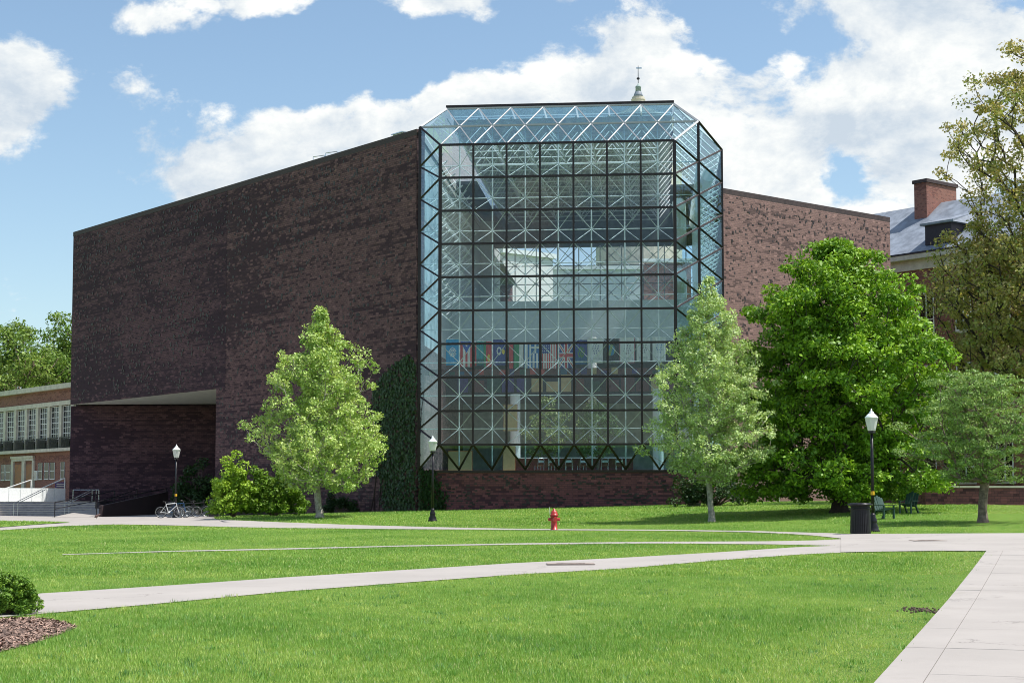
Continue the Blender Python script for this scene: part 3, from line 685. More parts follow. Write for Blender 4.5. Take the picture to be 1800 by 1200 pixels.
def crest(a, bcol, trim=None):
    def f(u, v):
        if trim and (u < .05 or u > .95 or v > .96): return trim
        r = math.hypot((u - .5), (v - .42) * 1.15); return a if r < .27 and math.sin(u * 38 + 3 * math.sin(v * 17)) * math.cos(v * 31) > .4 else ((.6, .6, .64) if abs(v - .82) < .05 and int(u * 26) % 2 and .15 < u < .85 else bcol)
    return f
def f_globe(u, v):
    r = math.hypot(u - .45, (v - .45) * 1.35); return ((.06, .30, .52) if math.sin(u * 17 + v * 8) > 0 else (.35, .45, .15)) if r < .3 else ((.05, .05, .05) if v < .86 else (.12, .12, .10))
flags = [(784, 807, 596, 642, f_un, 'sky blue flag with a round white emblem, leftmost in the row'), (809, 831, 600, 645, f_pr, 'red and white striped flag with a blue triangle'), (835, 850, 600, 643, f_teal, 'narrow teal flag with a red edge'),
         (850.5, 866, 600, 645, f_cam, 'narrow red flag with a green edge and yellow spot'), (867, 890, 596, 642, f_navy, 'navy flag with a white ring and yellow spot'), (895, 912, 603, 648, f_rg, 'upright red, black and green banded flag'),
         (912.5, 920, 604, 645, lambda u, v: Wh, 'narrow plain white flag beside the blue striped one'), (921, 949, 602, 647, f_gr, 'blue and white striped flag hung upright'), (953, 979, 602, 648, f_us, 'stars and stripes flag hung upright'),
         (981, 1009, 602, 647, f_uk, 'navy flag with red and white crosses'), (1011, 1032, 597, 641, f_ng, 'dark blue flag with a green emblem'), (1033, 1060, 595, 638, crest((.22, .22, .42), Wh), 'white flag with a violet crest beside the dark globe flag'),
         (1062, 1088, 595, 640, f_globe, 'black flag with a blue and green globe'), (1089, 1116, 594, 638, crest((.36, .34, .40), Wh, (.6, .2, .25)), 'white flag with a grey crest and red trim'),
         (1119, 1143, 594, 636, crest((.25, .22, .28), Wh), 'white flag with a dark round crest, second from the right'), (1147, 1170, 593, 636, crest((.10, .25, .55), Wh), 'white flag with a pale blue crest, rightmost in the row')]
for (x0, x1, y0, y1, fn, lb) in flags:
    def uw(px):   # u where the line of sight meets the plane w = 2.3
        d = raydir(px, 620); n = WW; tt = (np.dot(bay(0, 1.75, 0) - EYE, n)) / np.dot(d, n); return float(np.dot(EYE + d * tt - O_, UU)), tt
    u0, tt = uw(x0); u1, _ = uw(x1); zt_ = 1.65 + (raydir(x0, y0)[2]) * tt; zb_ = 1.65 + (raydir(x0, y1)[2]) * tt
    flag(u0, u1, zb_, zt_, fn, lb)
bbox(-1.2, 14.8, 2.0, 2.02, 9.05, 9.42).build('fascia_banner', 'dark_red', bld)
for k in range(26):
    u0 = -.9 + k * .6; bbox(u0, u0 + random.uniform(.25, .5), 1.96, 1.99, 9.08, 9.2 + random.uniform(.05, .3)).build('poster', random.choice(['dark_red', 'hydrant_red', 'purple_print', 'bike_blue', 'green_paint', 'tan_panel']), bld)
# posters and clutter on the gallery front
for k in range(16):
    u0 = -.6 + k * .98; c = random.choice(['dark_red', 'tan_panel', 'purple_print', 'dark_red', 'green_paint', 'wood'])
    bbox(u0, u0 + random.uniform(.5, .9), 13.2, 13.24, 8.8, 8.8 + random.uniform(.6, 1.2)).build('poster', c, bld)
# roof fittings
for l0, lb in ((10.6, 'small bent pipe rail on the parapet, nearer the glass bay'), (12.1, 'small bent pipe rail on the parapet, farther from the glass bay')):
    p = blk(l0, .3, HT); rl = MB().path([p, p + ZV * .32, p + ZV * .32 - EL * .9 + ER * .3, p - EL * .9 + ER * .3], .025).build('roof_rail', 'steel'); tag(rl, lb, 'rail', 'pipe rails on the parapet')
v = lbox(2.6, 3.6, .7, 1.5, 23.2, 24.1).build('roof_vent', 'white_panel'); tag(v, 'pale metal vent box on the roof behind the left parapet', 'vent'); lbox(2.5, 3.7, .6, 1.6, 24.104, 24.16).build('cap', 'steel', v)
# ------------------------------------------------------------------ vegetation
def leaves(C, S, n_per, size, cols, flat=.75, up=.6, outward=None, colvar=.25, aspect=.55):
    """diamond leaves round cluster centres C with spreads S"""
    m = len(C); N = int(m * n_per); ci = rng.integers(0, m, N)
    off = rng.normal(0, 1, (N, 3)); r = np.linalg.norm(off, axis=1, keepdims=True); off = off / r * np.cbrt(rng.random((N, 1))) * 1.0
    off[:, 2] *= flat; P = C[ci] + off * S[ci][:, None]
    nrm = rng.normal(0, 1, (N, 3)) * .75 + off * .7; nrm[:, 2] += up
    nrm /= np.linalg.norm(nrm, axis=1, keepdims=True)
    a = np.cross(nrm, rng.normal(0, 1, (N, 3))); a /= np.linalg.norm(a, axis=1, keepdims=True) + 1e-9; b = np.cross(nrm, a)
    s = size * rng.uniform(.6, 1.35, (N, 1)); V = np.empty((N, 4, 3))
    V[:, 0] = P - a * s * .5; V[:, 1] = P + b * s * aspect * .5 + nrm * s * .08; V[:, 2] = P + a * s * .5; V[:, 3] = P - b * s * aspect * .5 + nrm * s * .08
    cols = np.asarray(cols); cc = rng.random(m)[ci]; lr = rng.random(N)
    t_ = np.clip(.5 * cc + .5 * lr, 0, 1) * (len(cols) - 1); k0 = np.minimum(t_.astype(int), len(cols) - 2); fr = (t_ - k0)[:, None]
    c = cols[k0] * (1 - fr) + cols[k0 + 1] * fr; c = c * rng.uniform(1 - colvar, 1 + colvar, (N, 1))
    return V.reshape(-1, 3), np.repeat(c, 4, 0), np.arange(N * 4).reshape(-1, 4)
def skeleton(base, top, C, r0, bend=.3, attach=.35):
    base = np.array(base, float); top = np.array(top, float); L = np.linalg.norm(top - base)
    nodes = []; parent = []
    nT = 14; w1, w2 = rng.normal(0, bend, 2), rng.normal(0, bend, 2)
    for k in range(nT):
        f = k / (nT - 1); p = base + (top - base) * f; p[:2] += w1 * math.sin(f * PI) * .5 + w2 * math.sin(2 * f * PI) * .3
        nodes.append(p); parent.append(k - 1)
    order = np.argsort([np.hypot(*(c[:2] - base[:2])) + .25 * abs(c[2] - base[2]) for c in C])
    for ix in order:
        c = C[ix]; Nn = np.array(nodes); d = Nn - c; dist = np.linalg.norm(d, axis=1) + .9 * np.maximum(0, d[:, 2] + .15 * np.hypot(c[0] - base[0], c[1] - base[1])) * 2
        dist[Nn[:, 2] < base[2] + L * attach * .5] += 50; q = int(np.argmin(dist)); a = Nn[q]
        m = (a + c) / 2; m[2] -= .06 * np.linalg.norm(c - a); m += rng.normal(0, .05, 3) * np.linalg.norm(c - a)
        nodes.append(m); parent.append(q); nodes.append(c); parent.append(len(nodes) - 2)
    n = len(nodes); wgt = np.zeros(n); kids = np.zeros(n, int)
    for k in range(n - 1, -1, -1):
        if wgt[k] == 0: wgt[k] = 1
        if parent[k] >= 0: wgt[parent[k]] += wgt[k]
    rad = r0 * (wgt / wgt[0]) ** .5; return np.array(nodes), parent, rad
def tree(name, label, cat, base, top, C, S, r0, barkmat, n_per, size, cols, group=None, minr=.012, bend=.3, attach=.35, lmat='leaf', **kw):
    t_ = thing(name, label, cat, tuple(base), group)
    nodes, parent, rad = skeleton(base, top, C, r0, bend, attach); mb = MB()
    tr = MB(); nT = 14
    for k in range(1, len(nodes)):
        p = parent[k]
        if rad[k] < minr: rk = minr
        else: rk = rad[k]
        (tr if k < nT else mb).tube(nodes[p] if k >= nT else nodes[p], nodes[k], max(min(rad[p], rk * 1.6), rk), rk, n=9 if k < nT else 5, cap=False)
    fl = MB().lathe([(r0 * 1.75, -.1), (r0 * 1.45, .05), (r0 * 1.15, .22), (r0 * 1.02, .5)], tuple(base), 10)
    tr.add(fl.v, fl.f)
    tr.build('trunk', barkmat, t_, True); tag(mb.build('branches', barkmat, t_, True), kind='stuff')
    V, c, f = leaves(C, S, n_per, size, cols, **kw); o = numpy_mesh('crown', V, f, c, lmat, t_)
    return t_
def crown_pts(base, z0, z1, prof, n, lob=.22, shell=.55, cs=(.45, .9), squash=1.0, seed=None):
    """cluster centres in a volume of revolution with an uneven outline; prof(t) -> radius"""
    ph = rng.uniform(0, 6.28, 8); C = []; S = []
    while len(C) < n:
        t_ = rng.random(); th = rng.uniform(0, 2 * PI); R = prof(t_)
        if rng.random() > (R / 5.5) ** 1.0 + .08: continue
        lobe = 1 + lob * (.5 * math.sin(2 * th + ph[0] + 5 * t_) + .5 * math.sin(3 * th + ph[1] - 8 * t_) + .6 * math.sin(5 * th + ph[2] + 13 * t_) + .5 * math.sin(17 * t_ + ph[3]))
        rr = R * lobe * (rng.random() ** (1 - shell) if rng.random() < .8 else rng.random())
        C.append((base[0] + rr * math.cos(th), base[1] + rr * math.sin(th) * squash, base[2] + z0 + (z1 - z0) * t_)); S.append(rng.uniform(*cs))
    return np.array(C), np.array(S)
def interp(*pts):
    xs, ys = zip(*pts); return lambda t_: float(np.interp(t_, xs, ys))
def px_base(px, py, Y):
    X, Y, z = on_ground(px, Y); return np.array([X, Y, z - .03])
# light green maple in front of the left wall
b = px_base(562, 908, 86)
C, S = crown_pts(b, 1.5, 11.0, interp((0, 1.5), (.08, 3.0), (.25, 3.7), (.42, 3.3), (.6, 2.5), (.75, 1.75), (.9, .75), (1, .1)), 800, .22, .5, (.22, .48))
tree('maple_tree', 'pale green young maple standing alone before the dark brick wall', 'tree', b, b + [0.1, 0, 10.2], C, S, .18, 'bark_pale', 56, .155, [(.17, .31, .06), (.35, .50, .13), (.54, .66, .23), (.46, .57, .19)])
# narrow silvery tree right of the bay
b = px_base(1251, 919, 72)
C, S = crown_pts(b, 1.75, 10.8, interp((0, .8), (.07, 2.1), (.2, 2.75), (.38, 2.7), (.55, 2.2), (.72, 1.45), (.88, .75), (1, .12)), 800, .16, .5, (.18, .38))
tree('pear_tree', 'narrow silvery green pear tree with pale trunk beside the glass bay', 'tree', b, b + [-.1, 0, 9.8], C, S, .13, 'bark_pale', 68, .115, [(.22, .34, .10), (.40, .54, .20), (.58, .70, .34), (.50, .62, .30)], bend=.15)
# big dense green tree
b = px_base(1476, 900, 75)
C, S = crown_pts(b, .75, 12.5, interp((0, 3.6), (.05, 4.6), (.2, 4.7), (.4, 4.8), (.55, 4.9), (.7, 4.2), (.84, 3.2), (.95, 1.8), (1, .6)), 1250, .2, .42, (.38, .78))
tree('hornbeam_tree', 'big dense bright green tree with a stout dark trunk behind the bin', 'tree', b, b + [0, 0, 10.5], C, S, .36, 'bark_dark', 95, .2, [(.06, .15, .016), (.14, .28, .024), (.25, .43, .034), (.34, .52, .05)], flat=.55)
# small wide feathery tree
b = px_base(1727, 916, 62)
C, S = crown_pts(b, 1.6, 5.7, interp((0, 1.2), (.12, 2.2), (.4, 2.7), (.65, 2.6), (.85, 2.3), (1, 1.3)), 420, .25, .5, (.25, .5))
C[:, 2] += .0; tree('honeylocust_tree', 'small wide grey-green feathery tree in front of the low wall', 'tree', b, b + [.15, 0, 3.9], C, S, .17, 'bark', 75, .13, [(.08, .16, .04), (.17, .29, .08), (.31, .45, .14), (.39, .53, .19)], flat=.33, attach=.2, aspect=.3, bend=.25)
# tall thin-leaved tree on the right edge, trunk just out of frame
b = px_base(1846, 890, 88)
C1, S1 = crown_pts(b, 5.6, 25.2, interp((0, 4.6), (.12, 5.4), (.35, 5.4), (.5, 4.2), (.62, 4.0), (.73, 6.4), (.88, 4.6), (1, 1.6)), 900, .24, .42, (.35, .75))
C2, S2 = crown_pts(px_base(1748, 890, 90), 7.5, 15.5, interp((0, 2.6), (.3, 3.9), (.7, 3.8), (1, 1.6)), 270, .25, .42, (.4, .8))
C1 = np.vstack([C1, C2]); S1 = np.concatenate([S1, S2])
tree('sycamore_tree', 'tall open olive-brown leaved tree at the right edge of the picture', 'tree', b, b + [-.6, 0, 22.5], C1, S1, .5, 'bark_dark', 56, .2, [(.17, .22, .06), (.30, .34, .10), (.46, .42, .15), (.48, .37, .15), (.30, .36, .10)], up=.2)
# far trees behind the left building
for k, (px_, Y, hh, rr, lb) in enumerate([(25, 176, 20, 6, 'bright green broad tree behind the left building, leftmost in view'), (78, 190, 19, 5.5, 'light green rounded tree behind the left building roof'), (122, 185, 22, 5, 'pale green tree rising beside the dark brick corner'), (-60, 185, 20, 7, 'green tree behind the left building just off the picture edge')]):
    b = px_base(px_, 900, Y); C, S = crown_pts(b, hh * .3, hh, interp((0, rr * .7), (.3, rr), (.6, rr * .95), (.9, rr * .65), (1, rr * .3)), 230, .25, .5, (.8, 1.5))
    tree('far_tree', lb, 'tree', b, b + [0, 0, hh * .85], C, S, .4, 'bark', 75, .38, [(.06, .13, .02), (.12, .22, .035), (.2, .3, .06), (.26, .36, .09)], 'trees beyond the left building', minr=.03)
# dark trees behind the right building / far right
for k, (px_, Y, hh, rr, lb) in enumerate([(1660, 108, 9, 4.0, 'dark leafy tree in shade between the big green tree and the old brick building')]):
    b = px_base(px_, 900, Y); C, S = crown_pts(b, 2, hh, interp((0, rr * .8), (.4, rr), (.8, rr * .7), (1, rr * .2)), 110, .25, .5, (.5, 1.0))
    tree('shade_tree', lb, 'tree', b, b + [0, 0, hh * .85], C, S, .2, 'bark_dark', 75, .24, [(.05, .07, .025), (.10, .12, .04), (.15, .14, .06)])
# shrubs
def shrub(name, label, b, rx, ry, hz, n, n_per, size, cols, cs, cat='shrub', group=None, lmat='leaf', power=1.0):
    C = []; S = []; ph = rng.uniform(0, 6.28, 4)
    while len(C) < n:
        v = rng.normal(0, 1, 3); v /= np.linalg.norm(v); v[2] = abs(v[2]); th = math.atan2(v[1], v[0])
        r = (.55 + .45 * rng.random()) * (1 + (.14 if hz > 1 else .03) * math.sin(3 * th + ph[0]) + .1 * math.sin(5 * th + ph[1] + 4 * v[2]))
        C.append((b[0] + v[0] * rx * r, b[1] + v[1] * ry * r, b[2] + .12 * hz + v[2] * hz * .88 * r)); S.append(rng.uniform(*cs))
    C = np.array(C); S = np.array(S); t_ = thing(name, label, cat, tuple(b), group); mb = MB()
    for k in rng.choice(n, min(n, 26), False):
        m = (np.array(b) + C[k]) / 2 + [0, 0, .1 * hz]; mb.tube(b, m, .02 * hz, .012 * hz, n=5, cap=False); mb.tube(m, C[k], .012 * hz, .004 * hz, n=4, cap=False)
    mb.build('stems', 'bark', t_); V, c, f = leaves(C, S, n_per, size, cols); numpy_mesh('foliage', V, f, c, lmat, t_); return t_
YG = [(.08, .18, .02), (.20, .35, .03), (.32, .48, .05), (.40, .54, .07)]
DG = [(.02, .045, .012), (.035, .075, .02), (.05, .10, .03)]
shrub('shrub', 'bright yellow-green shrub by the bicycles against the brick wall', px_base(412, 906, 91), 1.35, 1.2, 3.2, 130, 80, .16, YG, (.25, .45))
shrub('shrub', 'yellow-green shrub half hidden behind the maple trunk', px_base(482, 906, 91.5), 1.9, 1.2, 2.7, 130, 80, .16, [(.06, .13, .016), (.14, .26, .025), (.24, .38, .035)], (.25, .45))
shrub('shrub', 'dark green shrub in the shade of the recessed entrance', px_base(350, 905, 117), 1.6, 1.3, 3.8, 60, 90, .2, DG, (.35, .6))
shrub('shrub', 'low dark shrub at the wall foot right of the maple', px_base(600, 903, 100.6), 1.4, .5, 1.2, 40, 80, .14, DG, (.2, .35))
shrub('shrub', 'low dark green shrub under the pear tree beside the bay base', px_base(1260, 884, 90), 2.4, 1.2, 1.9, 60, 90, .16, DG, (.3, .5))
shrub('shrub', 'low green shrub behind the litter bin', px_base(1500, 890, 82), 1.2, .9, 1.3, 40, 90, .13, [(.05, .11, .02), (.12, .22, .04)], (.2, .35))
bb = ground(8, 1080); shrub('boxwood_shrub', 'clipped glossy boxwood shrub at the left edge in a mulch bed', (bb[0], bb[1] + .15, bb[2] - .02), .44, .42, .63, 300, 75, .042, [(.03, .085, .012), (.09, .19, .022), (.19, .33, .04), (.27, .42, .06)], (.045, .09))
# ivy on the wall beside the bay
iv = thing('ivy', 'dark green ivy climbing the brick wall beside the glass bay', 'ivy', tuple(blk(2, -.05, 1)))
N = 15000; l = rng.uniform(-.05, 6.6, N); z = rng.uniform(.6, 10.9, N)
edge = 4.5 * np.sqrt(np.clip(1 - (np.maximum(0, z - 7.0) / 3.4) ** 2, 0, 1)) - np.maximum(0, 4 - z) * .5 + .25 * np.sin(z * 1.7) 
ok = (l < edge + rng.normal(0, .18, N)) & (l > .12 + np.maximum(0, z - 9.6) * .9 + rng.normal(0, .1, N)); l, z = l[ok], z[ok]
Q = P0[None] + EL[None] * l[:, None] + ZV[None] * z[:, None] - ER[None] * rng.uniform(.02, .10, (len(l), 1))
u2 = rng.uniform(-1.41, .5, 2600); z2 = rng.uniform(.8, 3.45, 2600); ok = u2 < -.75 + .8 * np.sin(z2 * 1.1) * .6 + rng.normal(0, .15, 2600) + .4; u2, z2 = u2[ok], z2[ok]
Q2 = O_[None] + UU[None] * u2[:, None] + WW[None] * (1.41 - rng.uniform(.03, .16, (len(u2), 1))) + ZV[None] * z2[:, None]
Q = np.vstack([Q, Q2]); V, c, f = leaves(Q, np.full(len(Q), .02), 1.0, .22, [(.026, .055, .022), (.040, .080, .028), (.056, .105, .036)], up=.35, aspect=.8)
V = V.reshape(-1, 4, 3); cen_ = V.mean(1, keepdims=True); V = (cen_ + (V - cen_) - ((V - cen_) @ ER)[..., None] * ER * .7).reshape(-1, 3); numpy_mesh('foliage', V, f, c, 'ivy_leaf', iv)
mb = MB()
for k in range(10):
    l0 = .4 + k * .5; p = blk(l0, -.03, .7)
    for s in range(6):
        q = p + ZV * 1.25 - EL * rng.normal(.12, .2) ; mb.tube(p, q, .03, .025, n=4, cap=False); p = q
        if p[2] > 8.5: break
mb.build('stems', 'bark_dark', iv)
# plants inside the bay
for (px_, w_, hh, rr, lb) in ((965, 5.5, 4.6, 1.5, 'leafy indoor fig tree behind the glass, left of the pair'), (1050, 6.0, 4.4, 1.7, 'leafy indoor fig tree behind the glass, nearer the white column')):
    Yc = 94 + w_; b = np.array([(px_ - 900) / F * Yc, Yc, 3.3]); C, S = crown_pts(b, 1.2, hh, interp((0, rr * .6), (.4, rr), (.8, rr * .8), (1, rr * .3)), 60, .3, .5, (.25, .5))
    tree('indoor_tree', lb, 'tree', b, b + [0, 0, hh * .8], C, S, .07, 'bark', 60, .16, [(.10, .17, .06), (.22, .30, .13), (.34, .42, .22)], 'indoor trees behind the glass', bend=.1)
# ---- grass blades
def sample_ground(n, y0, y1, dens_pow):
    Y = (y0 ** (1 - dens_pow) + rng.random(n) * (y1 ** (1 - dens_pow) - y0 ** (1 - dens_pow))) ** (1 / (1 - dens_pow)) if dens_pow != 1 else y0 * (y1 / y0) ** rng.random(n)
    X = rng.uniform(-1, 1, n) * (Y * .345 + 2.5); return X, Y
def grass(n, y0, y1, pw, hgt, wid, keep=None, name='grass', label='', lift=0.0, poly=None):
    if poly is None: X, Y = sample_ground(n, y0, y1, pw)
    else:
        lo, hi = poly.min(0), poly.max(0); X = rng.uniform(lo[0], hi[0], n); Y = rng.uniform(lo[1], hi[1], n)
    P = np.stack([X, Y], 1); ok = np.ones(n, bool) if poly is None else inside(P, poly)
    if poly is None:
        PJ = P + rng.normal(0, .035, P.shape)
        for pl in POLYS: ok &= ~inside(PJ, pl)
        ok &= ~inside(PJ, bed)
        # the building and the worn patch
        d = P - O_[:2]; ok &= ~(((d @ WW[:2]) > 1.3) & ((d @ UU[:2]) > -1.6) & ((d @ UU[:2]) < 15.2))
        dl = P - P0[:2]; ok &= ~((dl @ ER[:2] > -.1) & (dl @ EL[:2] > 0))
        bare = np.hypot((P[:, 0] - BARE[0]) / .42, (P[:, 1] - BARE[1]) / .75); ok &= bare > rng.uniform(.5, 1.1, n)
    P = P[ok]; n = len(P); z = H(P[:, 0], P[:, 1]) + lift
    patch = (np.sin(P[:, 0] * .9 + 1.3 * np.sin(P[:, 1] * .5)) + np.sin(P[:, 1] * .7 + 1.1 * np.sin(P[:, 0] * .8 + 2)) + np.sin(P[:, 0] * 2.3 + P[:, 1] * 1.7) * .6 + np.sin(P[:, 0] * .31 - P[:, 1] * .23) * .9) / 3.5
    dd = np.abs((P - Aw) @ e2); worn = np.clip(1 - dd / 1.5, 0, 1) * (P[:, 1] > 10)
    s = hgt * rng.uniform(.5, 1.25, n) * (1 + .28 * patch) * (1 - .45 * worn); az = rng.uniform(0, 2 * PI, n); lean = rng.uniform(.1, .75, n)
    base = np.column_stack([P, z - .01]); wv = np.stack([np.cos(az + PI / 2), np.sin(az + PI / 2), np.zeros(n)], 1) * (wid * rng.uniform(.6, 1.3, n))[:, None]
    tip = base + np.stack([np.cos(az) * lean * s, np.sin(az) * lean * s, s], 1)
    V = np.stack([base - wv / 2, base + wv / 2, tip], 1).reshape(-1, 3)
    c0, c1, c2, c3 = np.array([.125, .285, .045]), np.array([.265, .43, .082]), np.array([.47, .57, .15]), np.array([.60, .58, .30])
    fine = np.sin(P[:, 0] * 7.1 + 3 * np.sin(P[:, 1] * 3.3)) * np.sin(P[:, 1] * 5.2 + 2 * np.sin(P[:, 0] * 4.1 + 1)); mow = np.sin((P @ e2) * 2 * PI / 1.3) * .5
    q = np.clip(.47 - .42 * patch - .16 * fine + .07 * mow + rng.normal(0, .2, n) + .35 * worn, 0, 1)[:, None]
    c = np.where(q < .5, c0 + (c1 - c0) * q * 2, c1 + (c2 - c1) * (q * 2 - 1)); dry = rng.random(n) < .05 + .2 * worn; c[dry] = c3
    c = c * rng.uniform(.85, 1.15, (n, 1)); c = np.repeat(c, 3, 0)
    return V, c
BARE = ground(1622, 1073)[:2]
parts = [grass(900000, 12.0, 34, 1.45, .050, .0062), grass(480000, 33, 78, 1.3, .056, .016), grass(160000, 70, 100, 1.0, .07, .04)]
def tufts(n, y0, y1):
    X, Y = sample_ground(n, y0, y1, 1.5); P = np.stack([X, Y], 1); ok = ~inside(P, bed)
    for pl in POLYS: ok &= ~inside(P, pl)
    P = P[ok]; n = len(P); m = 26; r = rng.uniform(.03, .13, n); c = np.repeat(P, m, 0) + rng.normal(0, 1, (n * m, 2)) * np.repeat(r, m)[:, None]; N = n * m
    z = H(c[:, 0], c[:, 1]); s = rng.uniform(.04, .085, N); az = rng.uniform(0, 2 * PI, N); ln = rng.uniform(.2, 1.0, N); b0 = np.column_stack([c, z - .01])
    wv = np.stack([np.cos(az + PI / 2), np.sin(az + PI / 2), np.zeros(N)], 1) * rng.uniform(.008, .016, (N, 1)); tp = b0 + np.stack([np.cos(az) * ln * s, np.sin(az) * ln * s, s], 1)
    pal = np.array([[.13, .30, .05], [.20, .38, .09], [.12, .26, .08], [.42, .52, .14]]); cc = pal[rng.integers(0, 4, n)]; cc = np.repeat(cc, m, 0) * rng.uniform(.8, 1.2, (N, 1))
    return np.stack([b0 - wv / 2, b0 + wv / 2, tp], 1).reshape(-1, 3), np.repeat(cc, 3, 0)
parts.append(tufts(1900, 12, 60))
isl = np.array([ground(*q)[:2] for q in [(-60, 917), (0, 916.8), (60, 917.4), (112, 918.7), (60, 922.6), (0, 927), (-60, 931)]])
parts.append(grass(9000, 0, 0, 0, .07, .04, poly=isl, lift=.05))
V = np.vstack([p[0] for p in parts]); c = np.vstack([p[1] for p in parts])
o = numpy_mesh('grass', V, np.arange(len(V)).reshape(-1, 3), c, 'grass'); tag(o, 'short green grass blades of the mown lawn', 'grass', None, 'stuff')
# mulch bed and chips
n = 26; cen = bed.mean(0); ring = resample(np.vstack([bed, bed[:1]]), n + 1)[:-1]
MB().add([(p[0], p[1], h1(*p) + .012) for p in ring] + [(cen[0], cen[1], h1(*cen) + .03)], [(i, (i + 1) % n, n) for i in range(n)]).build('mulch_bed', 'soil')
o = bpy.data.objects['mulch_bed']; tag(o, 'brown mulch bed under the boxwood at the left edge', None, None, 'structure')
me = o.data
lo, hi = bed.min(0), bed.max(0); P = np.stack([rng.uniform(lo[0], hi[0], 16000), rng.uniform(lo[1], hi[1], 16000)], 1); P = P[inside(P, bed)]; n = len(P)
z = H(P[:, 0], P[:, 1]) + .015 + rng.uniform(0, .018, n); az = rng.uniform(0, 6.28, n); L = rng.uniform(.012, .04, n); wd_ = rng.uniform(.005, .012, n)
d1 = np.stack([np.cos(az), np.sin(az), rng.normal(0, .3, n)], 1) * L[:, None]; d2 = np.stack([-np.sin(az), np.cos(az), rng.normal(0, .3, n)], 1) * wd_[:, None]; B0 = np.column_stack([P, z])
V = np.stack([B0 - d1 - d2, B0 + d1 - d2, B0 + d1 + d2, B0 - d1 + d2], 1).reshape(-1, 3); c = np.repeat(np.array([[.27, .175, .135]]) * rng.uniform(.35, 1.6, (n, 1)), 4, 0)
o = numpy_mesh('mulch_chips', V, np.arange(n * 4).reshape(-1, 4), c, 'print'); tag(o, 'loose brown bark chips strewn over the mulch bed', 'mulch', None, 'stuff')
# bare soil scrap at the walkway edge
P = BARE[None] + rng.normal(0, 1, (110, 2)) * [.13, .25]; n = len(P); z = H(P[:, 0], P[:, 1]) + .01; mb = MB()
for k in range(n):
    r = rng.uniform(.008, .026); mb.lathe([(r, -.01), (r * .8, r * .5), (r * .2, r * .8)], (P[k, 0], P[k, 1], z[k]), 5)
o = mb.build('soil_clods', 'soil'); tag(o, 'small scrap of bare dug soil at the edge of the walkway', 'soil', None, 'stuff')
# ------------------------------------------------------------------ brick building on the left
def zat(py, Y, px=900): d = raydir(px, py); return EYE[2] + d[2] * Y / d[1]
Q0 = np.array([*at(122, 880, 150)[:2], 0]) - ER * .8
def fac(s, d, z): return Q0 + EL * s + ER * d + ZV * z
def fbox(s0, s1, d0, d1, z0, z1, mb=None): return (mb or MB()).obox(fac(s0, d0, z0), EL * (s1 - s0), ER * (d1 - d0), ZV * (z1 - z0))
def s_of(px):
    k = (px - 900) / F * math.cos(TILT); return ((Q0 + ER * .8)[0] - k * (Q0 + ER * .8)[1]) / (k * EL[1] - EL[0])
zz = lambda y: zat(y, 150)
lib = thing('library_building', 'low red brick building with tall pillared windows left of the dark building', 'building', tuple(Q0))
z_c1, z_c0, z_a1, z_a0, z_w0, z_r0, z_l0 = zz(672.5), zz(681), zz(702.5), zz(710), zz(770), zz(786), zz(792)
fbox(-12, 40, .9, 14, z_a0, z_c0).build('brick_wall', 'red_brick', lib)
pil = [s_of(p) for p in (5, 25, 45, 65, 83.5, 103)]; sp = (pil[0] - pil[-1]) / 5
pil = [pil[-1] + sp * k for k in range(-3, 14)]
fbox(-12, 40, .9, 14, -.3, z_l0).build('brick_wall', 'red_brick', lib)
fbox(-12, 40, .45, 14.05, z_c0, z_c1).build('cornice', 'limestone', lib)
fbox(-12, 40, .75, .898, z_a0, z_a1).build('architrave', 'limestone', lib)
fbox(-12, 40, .3, .898, z_l0, z_r0 - .02).build('balcony_ledge', 'limestone', lib)
fbox(-12, 40, 1.9, 2.2, z_l0 + .01, z_a0 - .01).build('back_wall', 'deck_dark', lib)
for k, s in enumerate(pil):
    fbox(s - .25, s + .25, .80, 1.3, z_r0 - .018, z_a0 - .004).build('pillar', 'limestone', lib)
    if k + 1 < len(pil):
        a, b2 = s + .27, pil[k + 1] - .27
        wn = fbox(a, b2, 1.05, 1.07, z_w0, z_a0 - .02).build('window', 'window_glass', lib); fr = MB()
        for q in np.linspace(a, b2, 5): fbox(q - .022, q + .022, 1.0, 1.045, z_w0, z_a0 - .02, fr)
        for q in np.linspace(z_w0, z_a0 - .1, 7): fbox(a, b2, 1.005, 1.04, q, q + .05, fr)
        fr.build('glazing_bars', 'white_paint', wn); fbox(a, b2, .98, 1.3, z_w0 - .25, z_w0 - .01).build('sill', 'dark_paint', wn)
        rl = MB()
        for q in np.linspace(a, b2, 14): fbox(q - .02, q + .02, .62, .66, z_r0 - .018, z_w0 + .1, rl)
        fbox(a, b2, .6, .68, z_w0 + .1, z_w0 + .18, rl); rl.build('balcony_railing', 'black_metal', lib)
for px0, px1 in ((0, 6), (8, 16), (65, 72), (76, 83), (86, 94), (105, 111), (-30, -22), (-44, -36)):
    a, b2 = s_of(px1), s_of(px0); w_ = fbox(a, b2, .862, .898, zz(840), zz(811)).build('window', 'dark_paint', lib); fbox(a, b2, .8585, .861, zz(840), zz(811)).build('pane', 'window_glass', w_)
    fr = MB(); fbox(a - .06, b2 + .06, .83, .858, zz(840) - .08, zz(840), fr); fbox(a, b2, .83, .858, zz(826) - .03, zz(826) + .03, fr)
    for q in (a, b2): fbox(q - .025, q + .025, .835, .857, zz(840), zz(811), fr)
    fr.build('frame', 'white_paint', w_)
a, b2 = s_of(58), s_of(20)
fbox(a, b2, .70, .896, zz(806), zz(797)).build('door_lintel', 'limestone', lib); fbox(a - .1, b2 + .1, .62, .695, zz(797) - .22, zz(797)).build('door_cornice', 'limestone', lib)
